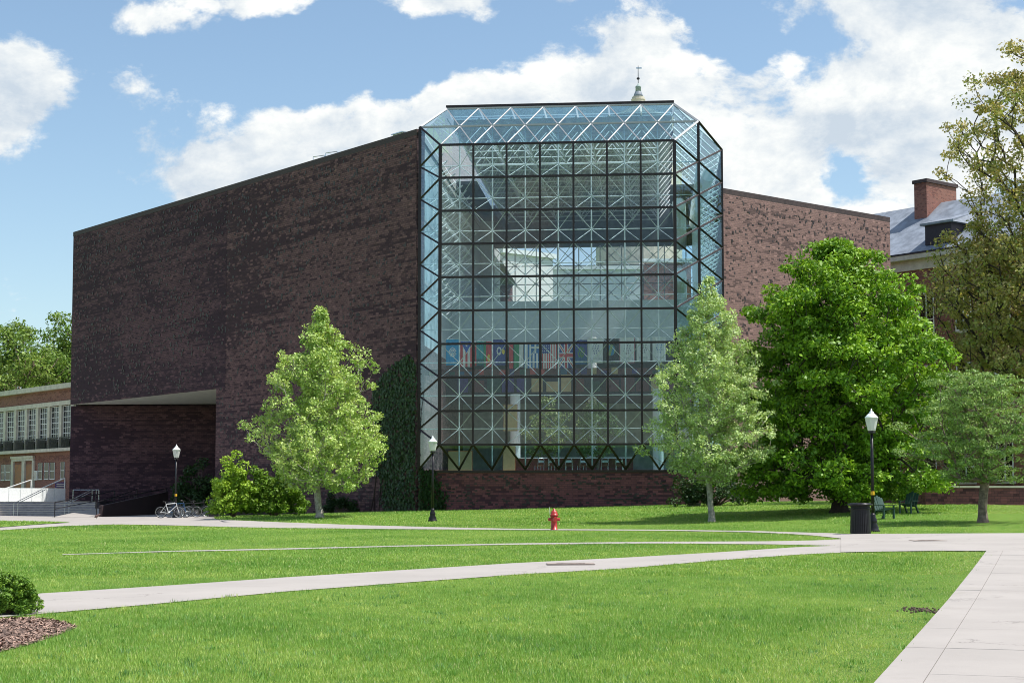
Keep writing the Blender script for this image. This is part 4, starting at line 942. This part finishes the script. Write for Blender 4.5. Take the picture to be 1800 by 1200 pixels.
for p0, p1 in ((19, 23), (38, 43), (56, 59)): fbox(s_of(p1), s_of(p0), .72, .895, -.2, zz(806) - .004).build('door_pillar', 'limestone', lib)
for p0, p1 in ((25, 37), (45, 55)):
    d_ = fbox(s_of(p1), s_of(p0), .80, .894, -.2, zz(812)).build('door', 'wood', lib); fbox(s_of(p0) - .5, s_of(p0) - .42, .75, .798, 2.0, 2.5).build('handle', 'steel', d_)
o = fbox(s_of(64), s_of(58.5), .78, .86, zz(842), zz(825)).build('notice_case', 'white_paint'); tag(o, 'small white notice case on the brick wall beside the doors', 'notice case')
fbox(s_of(63.4), s_of(59.2), .77, .778, zz(840), zz(827)).build('sheet', 'limestone', o)

# ------------------------------------------------------------------ stairs, landing, ramp at the left entrance
zt0 = .52; zt1 = 1.60; nS = 6
SX, SY = -30.3, 123.2
sb = np.array([SX, SY, 0])
st = thing('stairs', 'broad flight of dark stone steps at the recessed entrance', 'stairs', (SX, SY, zt0))
for k in range(nS):
    z0 = zt0 + (zt1 - zt0) * k / nS; z1 = zt0 + (zt1 - zt0) * (k + 1) / nS
    MB().obox(sb + WW * (k * .38) - UU * 34 + ZV * (-.3 if k == 0 else z0 - .002), UU * 34, WW * (.38 * (nS - k) + .6), ZV * (z1 - (-.3 if k == 0 else z0 - .002))).build('step', 'stone_step', st)
    MB().obox(sb + WW * (k * .38 - .03) - UU * 34 + ZV * (z1 - .045), UU * 33.98, WW * .3, ZV * .05).build('lit_tread_edge', 'limestone', st)  # added pale strip, light on the tread edge put into its colour
ld = MB().obox(sb + WW * (nS * .38 + .602) - UU * 34 + ZV * .2, UU * 26.2, WW * 26, ZV * (zt1 - .2 - .004)).build('landing', 'concrete'); tag(ld, 'raised pale landing above the stone steps', None, None, 'structure')
MB().obox(sb + WW * (nS * .38 + .604) - UU * 7.78 + ZV * .2, UU * 14.5, WW * 5.2, ZV * (zt1 - .2 - .004)).build('paving', 'concrete', ld)
# cheek wall and ramp
ck = MB().obox(sb + UU * .02 - WW * 3.6 + ZV * 0, UU * .3, WW * 6.4, ZV * 1.62).build('cheek_wall', 'dark_paint'); tag(ck, 'dark low cheek wall between the steps and the ramp', 'wall')
r0 = sb + UU * .34 - WW * 13; hh = [h1(*(r0 + UU * 0)[:2]) + .04, h1(*(r0 + UU * 3)[:2]) + .04]
rp = MB().hexa([r0 - ZV * 0, r0 + UU * 3.0, r0 + UU * 3.0 + WW * 15.7, r0 + WW * 15.7], [r0 + ZV * hh[0], r0 + UU * 3.0 + ZV * hh[1], r0 + UU * 3.0 + WW * 15.7 + ZV * 1.6, r0 + WW * 15.7 + ZV * 1.6]).build('ramp', 'concrete'); tag(rp, 'pale concrete access ramp behind the bicycles', None, None, 'structure')
rw = MB().hexa([r0 + UU * 3.0 + WW * .8, r0 + UU * 3.2 + WW * .8, r0 + UU * 3.2 + WW * 15.7, r0 + UU * 3.0 + WW * 15.7], [r0 + UU * 3.0 + WW * .8 + ZV * (hh[1] + .75), r0 + UU * 3.2 + WW * .8 + ZV * (hh[1] + .75), r0 + UU * 3.2 + WW * 15.7 + ZV * 2.35, r0 + UU * 3.0 + WW * 15.7 + ZV * 2.35]).build('ramp_parapet', 'coping'); tag(rw, 'dark sloping parapet along the access ramp in the recess', 'wall')
def railing(label, pts, hgt, mat, r=.028, mid=True, group=None, name='handrail'):
    o = thing(name, label, 'handrail', tuple(pts[0]), group); pts = [np.array(p, float) for p in pts]
    for p in pts: MB().tube(p, p + ZV * hgt, r).build('post', mat, o)
    MB().path([p + ZV * hgt for p in pts], r * 1.1).build('rail', mat, o)
    if mid: MB().path([p + ZV * hgt * .55 for p in pts], r * .8).build('rail', mat, o)
    return o
for xo, lb in ((-7.6, 'steel handrail on the steps, left one'), (-3.6, 'steel handrail on the steps, right one near the brick wall')):
    for dx in (0, .32):
        p = sb + UU * (xo + dx) - WW * .1 + ZV * zt0; q = sb + UU * (xo + dx + 1.15) + WW * (nS * .38 + .3) + ZV * zt1
        railing(lb + (', outer tube of the pair' if dx else ', inner tube of the pair'), [p, q], .95, 'steel', .024, False, 'paired steel handrails on the steps')
    # returns
p = sb + UU * .2 - WW * 3.5 + ZV * h1(*(sb - WW * 3.5)[:2]); railing('black handrail with posts at the right end of the steps', [p, sb + UU * 1.1 + WW * 2.6 + ZV * 1.6], .95, 'black_metal', .035)
railing('black sloping handrail along the far side of the ramp', [r0 + UU * 3.1 + ZV * hh[1], r0 + UU * 3.1 + WW * 8 + ZV * 1.1, r0 + UU * 3.1 + WW * 15.5 + ZV * 1.6], 1.0, 'black_metal', .035)
railing('black sloping handrail along the near side of the ramp', [r0 + UU * .2 + ZV * hh[0], r0 + UU * .2 + WW * 8 + ZV * 1.1, r0 + UU * .2 + WW * 12 + ZV * 1.4], 1.0, 'black_metal', .035)
railing('grey bent tube handrail on the landing before the brick recess', [sb - UU * 4.2 + WW * 3.2 + ZV * 1.6, sb - UU * 2.2 + WW * 3.4 + ZV * 1.6], .9, 'steel', .03, False)
# white ramp wall
wq = np.array([*at(115, 880, 146)[:2], 0]); ww = thing('ramp_wall', 'pale panelled ramp wall above the steps at the left', 'wall', (wq[0], wq[1], 1.6))
for k in range(9): MB().obox(wq - ER * (k * 1.05 + .02) + ZV * 1.5, -ER * 1.01, EL * .18, ZV * (zat(857.5, 144) - 1.5)).build('panel', 'white_panel', ww)
for (x0, y0, x1, y1, lb) in ((-8, 864, 55, 843, 'white sloping handrail above the pale wall, left one'), (66, 861, 114, 840, 'white sloping handrail above the pale wall, right one')):
    p = at(x0, y0, 147.2); q = at(x1, y1, 148); o = thing('handrail', lb, 'handrail', tuple(p - ZV * .9)); MB().path([p, q, q - ZV * .9], .06).build('rail', 'white_paint', o); MB().tube(p, p - ZV * .8, .05).build('post', 'white_paint', o)
p = at(97, 857, 148.6); q = at(115, 847, 148.6); o = MB().box(p[0], q[0], 148.6, 148.7, p[2], q[2]).build('sign', 'purple_print'); tag(o, 'small purple sign with pale lines behind the white handrail', 'sign')
for f0 in (.18, .55): MB().box(p[0] + .12, q[0] - .1, 148.57, 148.595, p[2] + (q[2] - p[2]) * f0, p[2] + (q[2] - p[2]) * (f0 + .22)).build('print_line', 'limestone', o)
for a, b2 in ((.04, 1.0), (.04, 1.0)): pass
for px_ in (98, 113): pp = at(px_, 857, 148.65); MB().box(pp[0] - .04, pp[0] + .04, 148.71, 148.77, .5, pp[2] + .3).build('post', 'steel', o)

# ------------------------------------------------------------------ old brick building on the right
Q1 = np.array([*at(1600, 880, 135)[:2], 0]); DR = -EL
def og(s, d, z): return Q1 + DR * s + ER * d + ZV * z
def obx(s0, s1, d0, d1, z0, z1, mb=None): return (mb or MB()).obox(og(s0, d0, z0), DR * (s1 - s0), ER * (d1 - d0), ZV * (z1 - z0))
ob = thing('old_brick_building', 'tall red brick building with slate roof and chimney behind the right trees', 'building', tuple(Q1))
EV = zat(452, 135); obx(-10, 22, 0, 14, .3, EV - 1.2).build('brick_wall', 'red_brick', ob)
obx(-10, 22, -.15, 14.1, EV - 1.196, EV - .35).build('frieze', 'limestone', ob); obx(-10.3, 22.3, -.7, 14.4, EV - .346, EV + .05).build('cornice', 'limestone', ob)
obx(-10.3, 22.3, -.75, -.6, EV + .054, EV + .2).build('gutter', 'dark_paint', ob)
mb = MB(); q = [og(-10.2, -.6, EV + .06), og(22.2, -.6, EV + .06), og(22.2, 14.3, EV + .06), og(-10.2, 14.3, EV + .06), og(-10.2, 6.8, EV + 5.6), og(22.2, 6.8, EV + 5.6)]
mb.add(q, [(0, 1, 5, 4), (2, 3, 4, 5), (1, 2, 5), (3, 0, 4)]).build('roof', 'slate', ob)
cpt = np.array([*at(1638, 880, 139)[:2], 0]); zc = zat(312, 139)
rf = MB().obox(cpt + ZV * (EV + 1), EL * 1.3, ER * 4.3, ZV * (zc - EV - 1.4)).build('chimney', 'red_brick', ob); MB().obox(cpt + ZV * (zc - .39) - EL * .12 - ER * .12, EL * 1.54, ER * 4.54, ZV * .3).build('chimney_cap', 'coping', rf)
dpt = np.array([*at(1638, 880, 134)[:2], 0]); dz0, dz1 = EV + .8, zat(398, 134)
dm = MB().obox(dpt + ZV * dz0 - ER * .3, DR * 2.6, ER * 5, ZV * (dz1 - dz0)).build('dormer', 'dark_paint', ob)
MB().hexa([dpt + ZV * (dz1 + .004) - ER * .6 - DR * .3, dpt + ZV * (dz1 + .004) - ER * .6 + DR * 3.0, dpt + ZV * (dz1 + .004) + ER * 5 + DR * 3.0, dpt + ZV * (dz1 + .004) + ER * 5 - DR * .3],
          [dpt + ZV * (dz1 + .18) - ER * .6 - DR * .3, dpt + ZV * (dz1 + .18) - ER * .6 + DR * 3.0, dpt + ZV * (dz1 + 1.4) + ER * 4 + DR * 2, dpt + ZV * (dz1 + 1.4) + ER * 4 + DR * .8]).build('dormer_roof', 'slate', dm)
for s in np.arange(-6, 20, 3.6):
    for z0 in (3.2, 9.4, 15.4):
        wn = obx(s, s + 1.5, -.03, -.004, z0, z0 + 3.4).build('window', 'window_glass', ob); fr = MB()
        for q in (s, s + .72, s + 1.44): obx(q, q + .09, -.09, -.034, z0, z0 + 3.4, fr)
        for q in (z0, z0 + 1.12, z0 + 2.24, z0 + 3.3): obx(s, s + 1.53, -.085, -.032, q, q + .1, fr)
        fr.build('frame', 'white_paint', wn); obx(s - .15, s + 1.7, -.2, -.002, z0 - .22, z0 - .01).build('sill', 'limestone', wn)
# low wall with pale coping
p = at(1627, 884, 80); q = at(1900, 886, 80); zt_ = zat(857, 80)
lw = MB().box(p[0], q[0], 80, 80.45, .6, zt_).build('low_wall', 'clinker_base'); tag(lw, 'low dark brick wall with a pale coping behind the feathery tree', 'wall'); MB().box(p[0] - .06, q[0], 79.93, 80.52, zt_ + .002, zt_ + .1).build('coping', 'limestone', lw)
MB().box(p[0], p[0] + .5, 80.452, 96, .6, zt_ - .004).build('return_wall', 'clinker_base', lw)
# steel railing at the foot of the lit wall
g = lambda px, Y: np.array(on_ground(px, Y))
railing('pale steel handrail at the foot of the sunlit brick wall', [g(1288, 103), g(1330, 103), g(1370, 103), g(1402, 103)], .75, 'steel', .03)
# ------------------------------------------------------------------ far things
p = at(1122, 178, 205); tw = thing('library_tower', 'distant tower cupola with a weather vane above the glass roof', 'tower', (p[0], 205, .5)); cz = (p[0], 205, 0)
MB().lathe([(5.5, 0), (5.5, p[2] - 6), (4.6, p[2] - 5.6), (4.6, p[2] - 2.5), (3.4, p[2] - 2)], cz, 24).build('shaft', 'limestone', tw)
MB().lathe([(3.3, p[2] - 2.0), (1.2, p[2] - .9), (.85, p[2] - .5), (.85, p[2] + .05), (.92, p[2] + .1), (.92, p[2] + .22), (.8, p[2] + .26), (.8, p[2] + .5)], cz, 20).build('drum', 'limestone', tw)
MB().lathe([(.68, p[2] + .5), (.54, p[2] + .85), (.42, p[2] + 1.2), (.36, p[2] + 1.25)], cz, 20).build('roof_cone', 'slate', tw, True)
MB().lathe([(.36, p[2] + 1.25), (.34, p[2] + 1.75), (.40, p[2] + 1.8), (.30, p[2] + 1.95), (.10, p[2] + 2.1), (.05, p[2] + 2.32)], cz, 16).build('lantern', 'copper', tw, True)
v_ = MB().lathe([(.05, 2.3), (.045, 2.75), (.2, 2.85), (.2, 3.0), (.05, 3.1), (.035, 4.6)], (p[0], 205, p[2]), 10).build('finial', 'black_metal', tw); MB().box(p[0] - .25, p[0] + .45, 204.98, 205.02, p[2] + 4.2, p[2] + 4.4).build('weather_vane', 'steel', v_)
p = at(885, 520, 172); q = at(958, 520, 172)
wa = np.array([.80, .60, 0]); wn_ = np.array([-.60, .80, 0]); wL = (q[0] - p[0]) / .66; wb = MB().obox([p[0], 172, .5], wa * wL, wn_ * 9, [0, 0, zat(445, 172) - .5]).build('white_building', 'white_paint'); tag(wb, 'plain white building seen through the glass roof hall', 'building'); MB().obox(np.array([p[0], 172, zat(445, 172) + .01]) - wa * .3 - wn_ * .3, wa * (wL + .6), wn_ * 9.6, [0, 0, .5]).build('cornice', 'white_panel', wb)
for k in range(3): MB().obox(np.array([p[0], 172, 15]) + wa * (.8 + k * 1.8) - wn_ * .04, wa * .9, wn_ * .03, [0, 0, 2]).build('window', 'window_glass', wb)
for (xa, xb, yt, Yd, mt, nm, lb) in ((960, 1128, 474, 178, 'spandrel', 'grey_building', 'pale blue-grey building seen through the middle of the glass hall'), (1132, 1215, 462, 182, 'red_brick', 'far_brick_building', 'red brick building seen through the right of the glass hall')):
    p = at(xa, 520, Yd); q = at(xb, 520, Yd); rb = MB().box(p[0], q[0], Yd, Yd + 12, .5, zat(yt, Yd)).build(nm, mt); tag(rb, lb, 'building'); MB().box(p[0] - .2, q[0] + .2, Yd - .3, Yd + 12.2, zat(yt, Yd) + .01, zat(yt, Yd) + .45).build('cornice', 'white_panel', rb)
    for k in range(int((q[0] - p[0]) / 2)): MB().box(p[0] + .6 + k * 2, p[0] + 1.5 + k * 2, Yd - .05, Yd - .01, 19, 21.5).build('window', 'window_glass', rb)
# ------------------------------------------------------------------ street furniture
def lamp_proto():
    r = thing('lamp_post', 'x', 'lamp post', (0, 0, 0), 'black lamp posts with pale lanterns')
    MB().lathe([(.24, 0), (.24, .06), (.19, .1), (.20, .16), (.13, .3), (.15, .36), (.15, .4), (.095, .52), (.10, .58), (.065, .66)], n=16).build('base', 'black_metal', r, True)
    MB().lathe([(.062, .6), (.055, 2.2), (.048, 3.44)], n=12).build('pole', 'black_metal', r, True)
    MB().lathe([(.05, 3.42), (.13, 3.46), (.13, 3.50), (.09, 3.54)], n=12).build('collar', 'black_metal', r)
    g_ = MB().lathe([(.125, 3.54), (.15, 3.6), (.205, 3.92), (.215, 3.98)], n=8).build('lantern', 'lamp_glass', r)
    for k in range(8):
        a = 2 * PI * k / 8; MB().tube((.127 * math.cos(a), .127 * math.sin(a), 3.54), (.22 * math.cos(a), .22 * math.sin(a), 3.98), .008, n=4).build('rib', 'white_paint', g_)
    MB().lathe([(.235, 3.98), (.225, 4.02), (.13, 4.12), (.075, 4.17), (.08, 4.2), (.03, 4.23), (.012, 4.32)], n=12).build('lantern_cap', 'white_panel', r, True)
    return r
lp = lamp_proto()
for k, (px_, Y, band, lb) in enumerate([(760.5, 82, 0, 'black lamp post with a pale lantern in front of the ivy'), (1534, 57, 1, 'black lamp post with yellow band beside the litter bin'), (309, 95, 1, 'black lamp post with yellow band behind the bicycles'), (1220.5, 91, 0, 'black lamp post on a concrete pad, lantern hidden in the pear tree')]):
    c = lp if k == 0 else copy_tree(lp); x, y, z = on_ground(px_, Y); z += .0
    if k == 3:
        z += .16
    c.matrix_basis = Matrix.Translation((x, y, z - .01)) @ Matrix.Rotation(k * .4, 4, 'Z'); c['label'] = lb
    if band: MB().lathe([(.068, 1.28), (.070, 1.29), (.070, 1.40), (.066, 1.41)], (x, y, z), 12).build('yellow_band', 'yellow', c)
    if k == 3: MB().lathe([(.45, -.3), (.45, .0), (.40, .008)], (x, y, z), 4, square=True).build('pad', 'concrete', c)
# fire hydrant
x, y, z = on_ground(974, 64); z -= .02
hy = thing('fire_hydrant', 'red cast iron fire hydrant on the lawn before the bay', 'hydrant', (x, y, z))
MB().lathe([(.17, 0), (.17, .05), (.125, .06), (.12, .52), (.15, .53), (.15, .57), (.13, .58)], (x, y, z), 16).build('barrel', 'hydrant_red', hy, True)
MB().lathe([(.165, .58), (.165, .62), (.14, .63), (.13, .70), (.095, .77), (.05, .80), (.045, .86), (.03, .865)], (x, y, z), 16).build('bonnet', 'hydrant_red', hy, True)
for d in ((1, 0, 0), (-1, 0, 0), (0.2, -1, 0)):
    d = np.array(d, float); c0 = np.array([x, y, z + .44]); big = .085 if d[1] else .06
    nz = MB().tube(c0 + d * .09, c0 + d * .19, big, n=12).build('nozzle', 'hydrant_red', hy); MB().tube(c0 + d * .191, c0 + d * .235, big * 1.18, big * 1.05, n=8).build('nozzle_cap', 'hydrant_red', nz)
MB().tube((x - .16, y, z + .5), (x - .18, y, z + .92), .008, n=5).build('marker_rod', 'white_paint', hy)
# litter bin
x, y, z = on_ground(1512, 55.3); z += .0
lb_ = thing('litter_bin', 'black slatted litter bin with flared rim at the path edge', 'litter bin', (x, y, z))
MB().lathe([(.30, .04), (.325, .95), (.29, .95)], (x, y, z), 28).build('liner', 'rubber', lb_)
MB().lathe([(.345, .02), (.345, .07), (.31, .08)], (x, y, z), 28).build('bottom_ring', 'black_metal', lb_)
MB().torus((x, y, z + 1.0), (0, 0, 1), .40, .03, 32, 8).build('rim', 'black_metal', lb_, True); MB().torus((x, y, z + .86), (0, 0, 1), .365, .018, 32, 6).build('hoop', 'black_metal', lb_, True)
sl = MB().hexa([(-.022, -.006, 0), (.022, -.006, 0), (.022, .006, 0), (-.022, .006, 0)], [(-.024, -.006, .94), (.024, -.006, .94), (.024, .006, .94), (-.024, .006, .94)]); so = sl.build('slat', 'black_metal'); sme = so.data; bpy.data.objects.remove(so)
for k in range(34):
    a = 2 * PI * k / 34; link_mesh('slat', sme, lb_, Matrix.Translation((x + .345 * math.cos(a), y + .345 * math.sin(a), z + .06)) @ Matrix.Rotation(a + PI / 2, 4, 'Z') @ Matrix.Rotation(-.035, 4, 'X'))
MB().lathe([(.40, 1.02), (.33, 1.06), (.22, 1.06), (.20, 1.03)], (x, y, z), 28).build('lid_ring', 'black_metal', lb_, True)
# dark bin by the shrub
x, y, z = on_ground(377, 96); o = thing('utility_bin', 'black boxy bin between the bicycles and the bright shrub', 'bin', (x, y, z))
MB().hexa([(x - .27, y - .25, z), (x + .27, y - .25, z), (x + .27, y + .25, z), (x - .27, y + .25, z)], [(x - .3, y - .28, z + .9), (x + .3, y - .28, z + .9), (x + .3, y + .28, z + .9), (x - .3, y + .28, z + .9)]).build('body', 'dark_paint', o)
MB().hexa([(x - .32, y - .3, z + .904), (x + .32, y - .3, z + .904), (x + .32, y + .3, z + .904), (x - .32, y + .3, z + .904)], [(x - .26, y - .22, z + 1.08), (x + .26, y - .22, z + 1.08), (x + .26, y + .22, z + 1.08), (x - .26, y + .22, z + 1.08)]).build('lid', 'black_metal', o)
# bicycles
def bike(label, loc, rz, mat, lean=.08):
    r = thing('bicycle', label, 'bicycle', (0, 0, 0), 'bicycles parked at the ramp'); R = .335
    for xw in (-.52, .52):
        wl = MB().torus((xw, 0, R), (0, 1, 0), R - .018, .019, 28, 6).build('wheel', 'rubber', r, True); MB().torus((xw, 0, R), (0, 1, 0), R - .045, .012, 28, 5).build('rim', 'steel', wl, True); sp_ = MB()
        for k in range(16):
            a = 2 * PI * k / 16; sp_.tube((xw, 0, R), (xw + (R - .05) * math.cos(a), 0, R + (R - .05) * math.sin(a)), .003, n=3, cap=False)
        sp_.tube((xw, -.05, R), (xw, .05, R), .025); sp_.build('spokes', 'steel', wl)
    bb_, st_, hd, hd2 = (-.08, 0, .29), (-.22, 0, .80), (.36, 0, .86), (.385, 0, .72); f_ = MB()
    for a, b_ in ((bb_, st_), (st_, hd), (bb_, hd2), (hd, hd2)): f_.tube(a, b_, .022, n=8)
    for s in (-.05, .05):
        f_.tube((-.52, s, R), (bb_[0], s * .5, bb_[2]), .012, n=6); f_.tube((-.52, s, R), (st_[0], s * .4, st_[2] - .05), .011, n=6)
    f_.build('frame', mat, r)
    fk = MB().tube(hd2, (.40, 0, .66), .02)
    for s in (-.05, .05): fk.path([(.40, s, .66), (.46, s, .48), (.52, s, R)], .012)
    fk.build('fork', mat, r); MB().tube(st_, (-.245, 0, .92), .014).build('seat_post', 'steel', r)
    MB().hexa([(-.40, -.07, .92), (-.12, -.02, .925), (-.12, .02, .925), (-.40, .07, .92)], [(-.40, -.08, .97), (-.11, -.02, .955), (-.11, .02, .955), (-.40, .08, .97)]).build('saddle', 'rubber', r)
    MB().path([(.30, -.29, .99), (.37, -.22, .98), (.36, 0, .97), (.37, .22, .98), (.30, .29, .99)], .014).tube((.36, 0, .97), hd, .014).build('handlebar', 'black_metal', r)
    cr = MB().torus(bb_, (0, 1, 0), .085, .008, 20, 4).build('chainring', 'steel', r); MB().path([(-.08, .07, .29), (.05, .07, .18)], .01).path([(-.08, -.07, .29), (-.21, -.07, .40)], .01).box(.0, .1, .07, .15, .165, .19).box(-.26, -.16, -.15, -.07, .39, .415).build('cranks', 'black_metal', cr)
    r.matrix_basis = Matrix.Translation(loc) @ Matrix.Rotation(rz, 4, 'Z') @ Matrix.Rotation(lean, 4, 'X'); return r
def bl(px, Y): x, y, z = on_ground(px, Y); return (x, y, z + .03)
bike('white framed bicycle parked before the yellow-banded lamp post', bl(299, 94.2), .12, 'bike_white'); bike('blue bicycle leaning behind the white one', bl(312, 94.9), -.25, 'bike_blue', -.1)
bike('black bicycle between the lamp post and the bin', bl(330, 95.6), .22, 'black_metal', .1); bike('dark bicycle in shade beside the black bin', bl(348, 97), .35, 'black_metal', -.08)
# garden chairs on the shaded lawn
def lawn_chair(label, px, Y, rz):
    r = thing('lawn_chair', label, 'chair', (0, 0, 0), 'green lawn chairs under the big tree')
    for s in (-.27, .27):
        MB().hexa([(s - .03, -.35, 0), (s + .03, -.35, 0), (s + .03, -.27, 0), (s - .03, -.27, 0)], [(s - .03, -.35, .42), (s + .03, -.35, .42), (s + .03, -.27, .42), (s - .03, -.27, .42)]).build('leg', 'green_paint', r)
        MB().hexa([(s - .03, .38, 0), (s + .03, .38, 0), (s + .03, .45, 0), (s - .03, .45, 0)], [(s - .03, .12, .34), (s + .03, .12, .34), (s + .03, .2, .36), (s - .03, .2, .36)]).build('leg', 'green_paint', r)
        MB().box(s * 1.2 - .06, s * 1.2 + .06, -.4, .28, .56, .585).build('armrest', 'green_paint', r); MB().box(s - .025, s + .025, -.34, -.28, .424, .558).build('arm_post', 'green_paint', r)
    for k in range(5): MB().box(-.3, .3, -.36 + k * .105, -.27 + k * .105, .42 - k * .02 + .004, .445 - k * .02).build('seat_slat', 'green_paint', r)
    for k in range(5):
        x = -.24 + k * .12; hh = .98 - abs(k - 2) * .05; MB().hexa([(x - .05, .14, .3), (x + .05, .14, .3), (x + .05, .165, .3), (x - .05, .165, .3)], [(x - .055, .42, hh), (x + .055, .42, hh), (x + .055, .445, hh), (x - .055, .445, hh)]).build('back_slat', 'green_paint', r)
    x, y, z = on_ground(px, Y); r.matrix_basis = Matrix.Translation((x, y, z)) @ Matrix.Rotation(rz, 4, 'Z')
lawn_chair('green lawn chair just behind the lamp post by the bin', 1553, 68, .5); lawn_chair('green lawn chair farther right in the shade of the tree', 1597, 72, -.7)
# covers in the paving
def cover(px, py, sx, sy, label, round_):
    g_ = ground(px, py); z = g_[2] + .034
    o = (MB().lathe([(sx, -.01), (sx, .0), (sx * .97, .004)], (g_[0], g_[1], z), 28) if round_ else MB().box(g_[0] - sx, g_[0] + sx, g_[1] - sy, g_[1] + sy, z - .01, z)).build('manhole_cover', 'iron_cover'); tag(o, label, 'manhole cover')
    for k in range(3): MB().box(g_[0] - sx * .6, g_[0] + sx * .6, g_[1] - sy * .6 + k * sy * .5, g_[1] - sy * .5 + k * sy * .5, z + .0045, z + .009).build('rib', 'iron_cover', o)
cover(1003, 992, .55, .45, 'rusty rectangular cover set in the wide path', False); cover(1631, 951, .5, .35, 'dark iron cover set in the paved junction', False)
# small bird on the forecourt
g_ = ground(170, 912.5); o = thing('bird', 'small brown bird standing on the pale forecourt', 'bird', tuple(g_))
MB().lathe([(.01, -.16), (.05, -.11), (.085, -.03), (.08, .05), (.055, .11), (.05, .14), (.055, .17), (.03, .21), (.008, .25)], (0, 0, 0), 10).build('body', 'bird_brown', o, True, Matrix.Translation((g_[0], g_[1], g_[2] + .2)) @ Matrix.Rotation(1.05, 4, 'Y'))
for s in (-.02, .02): MB().tube((g_[0], g_[1] + s, g_[2] + .02), (g_[0], g_[1] + s, g_[2] + .15), .008, n=4).build('leg', 'black_metal', o)
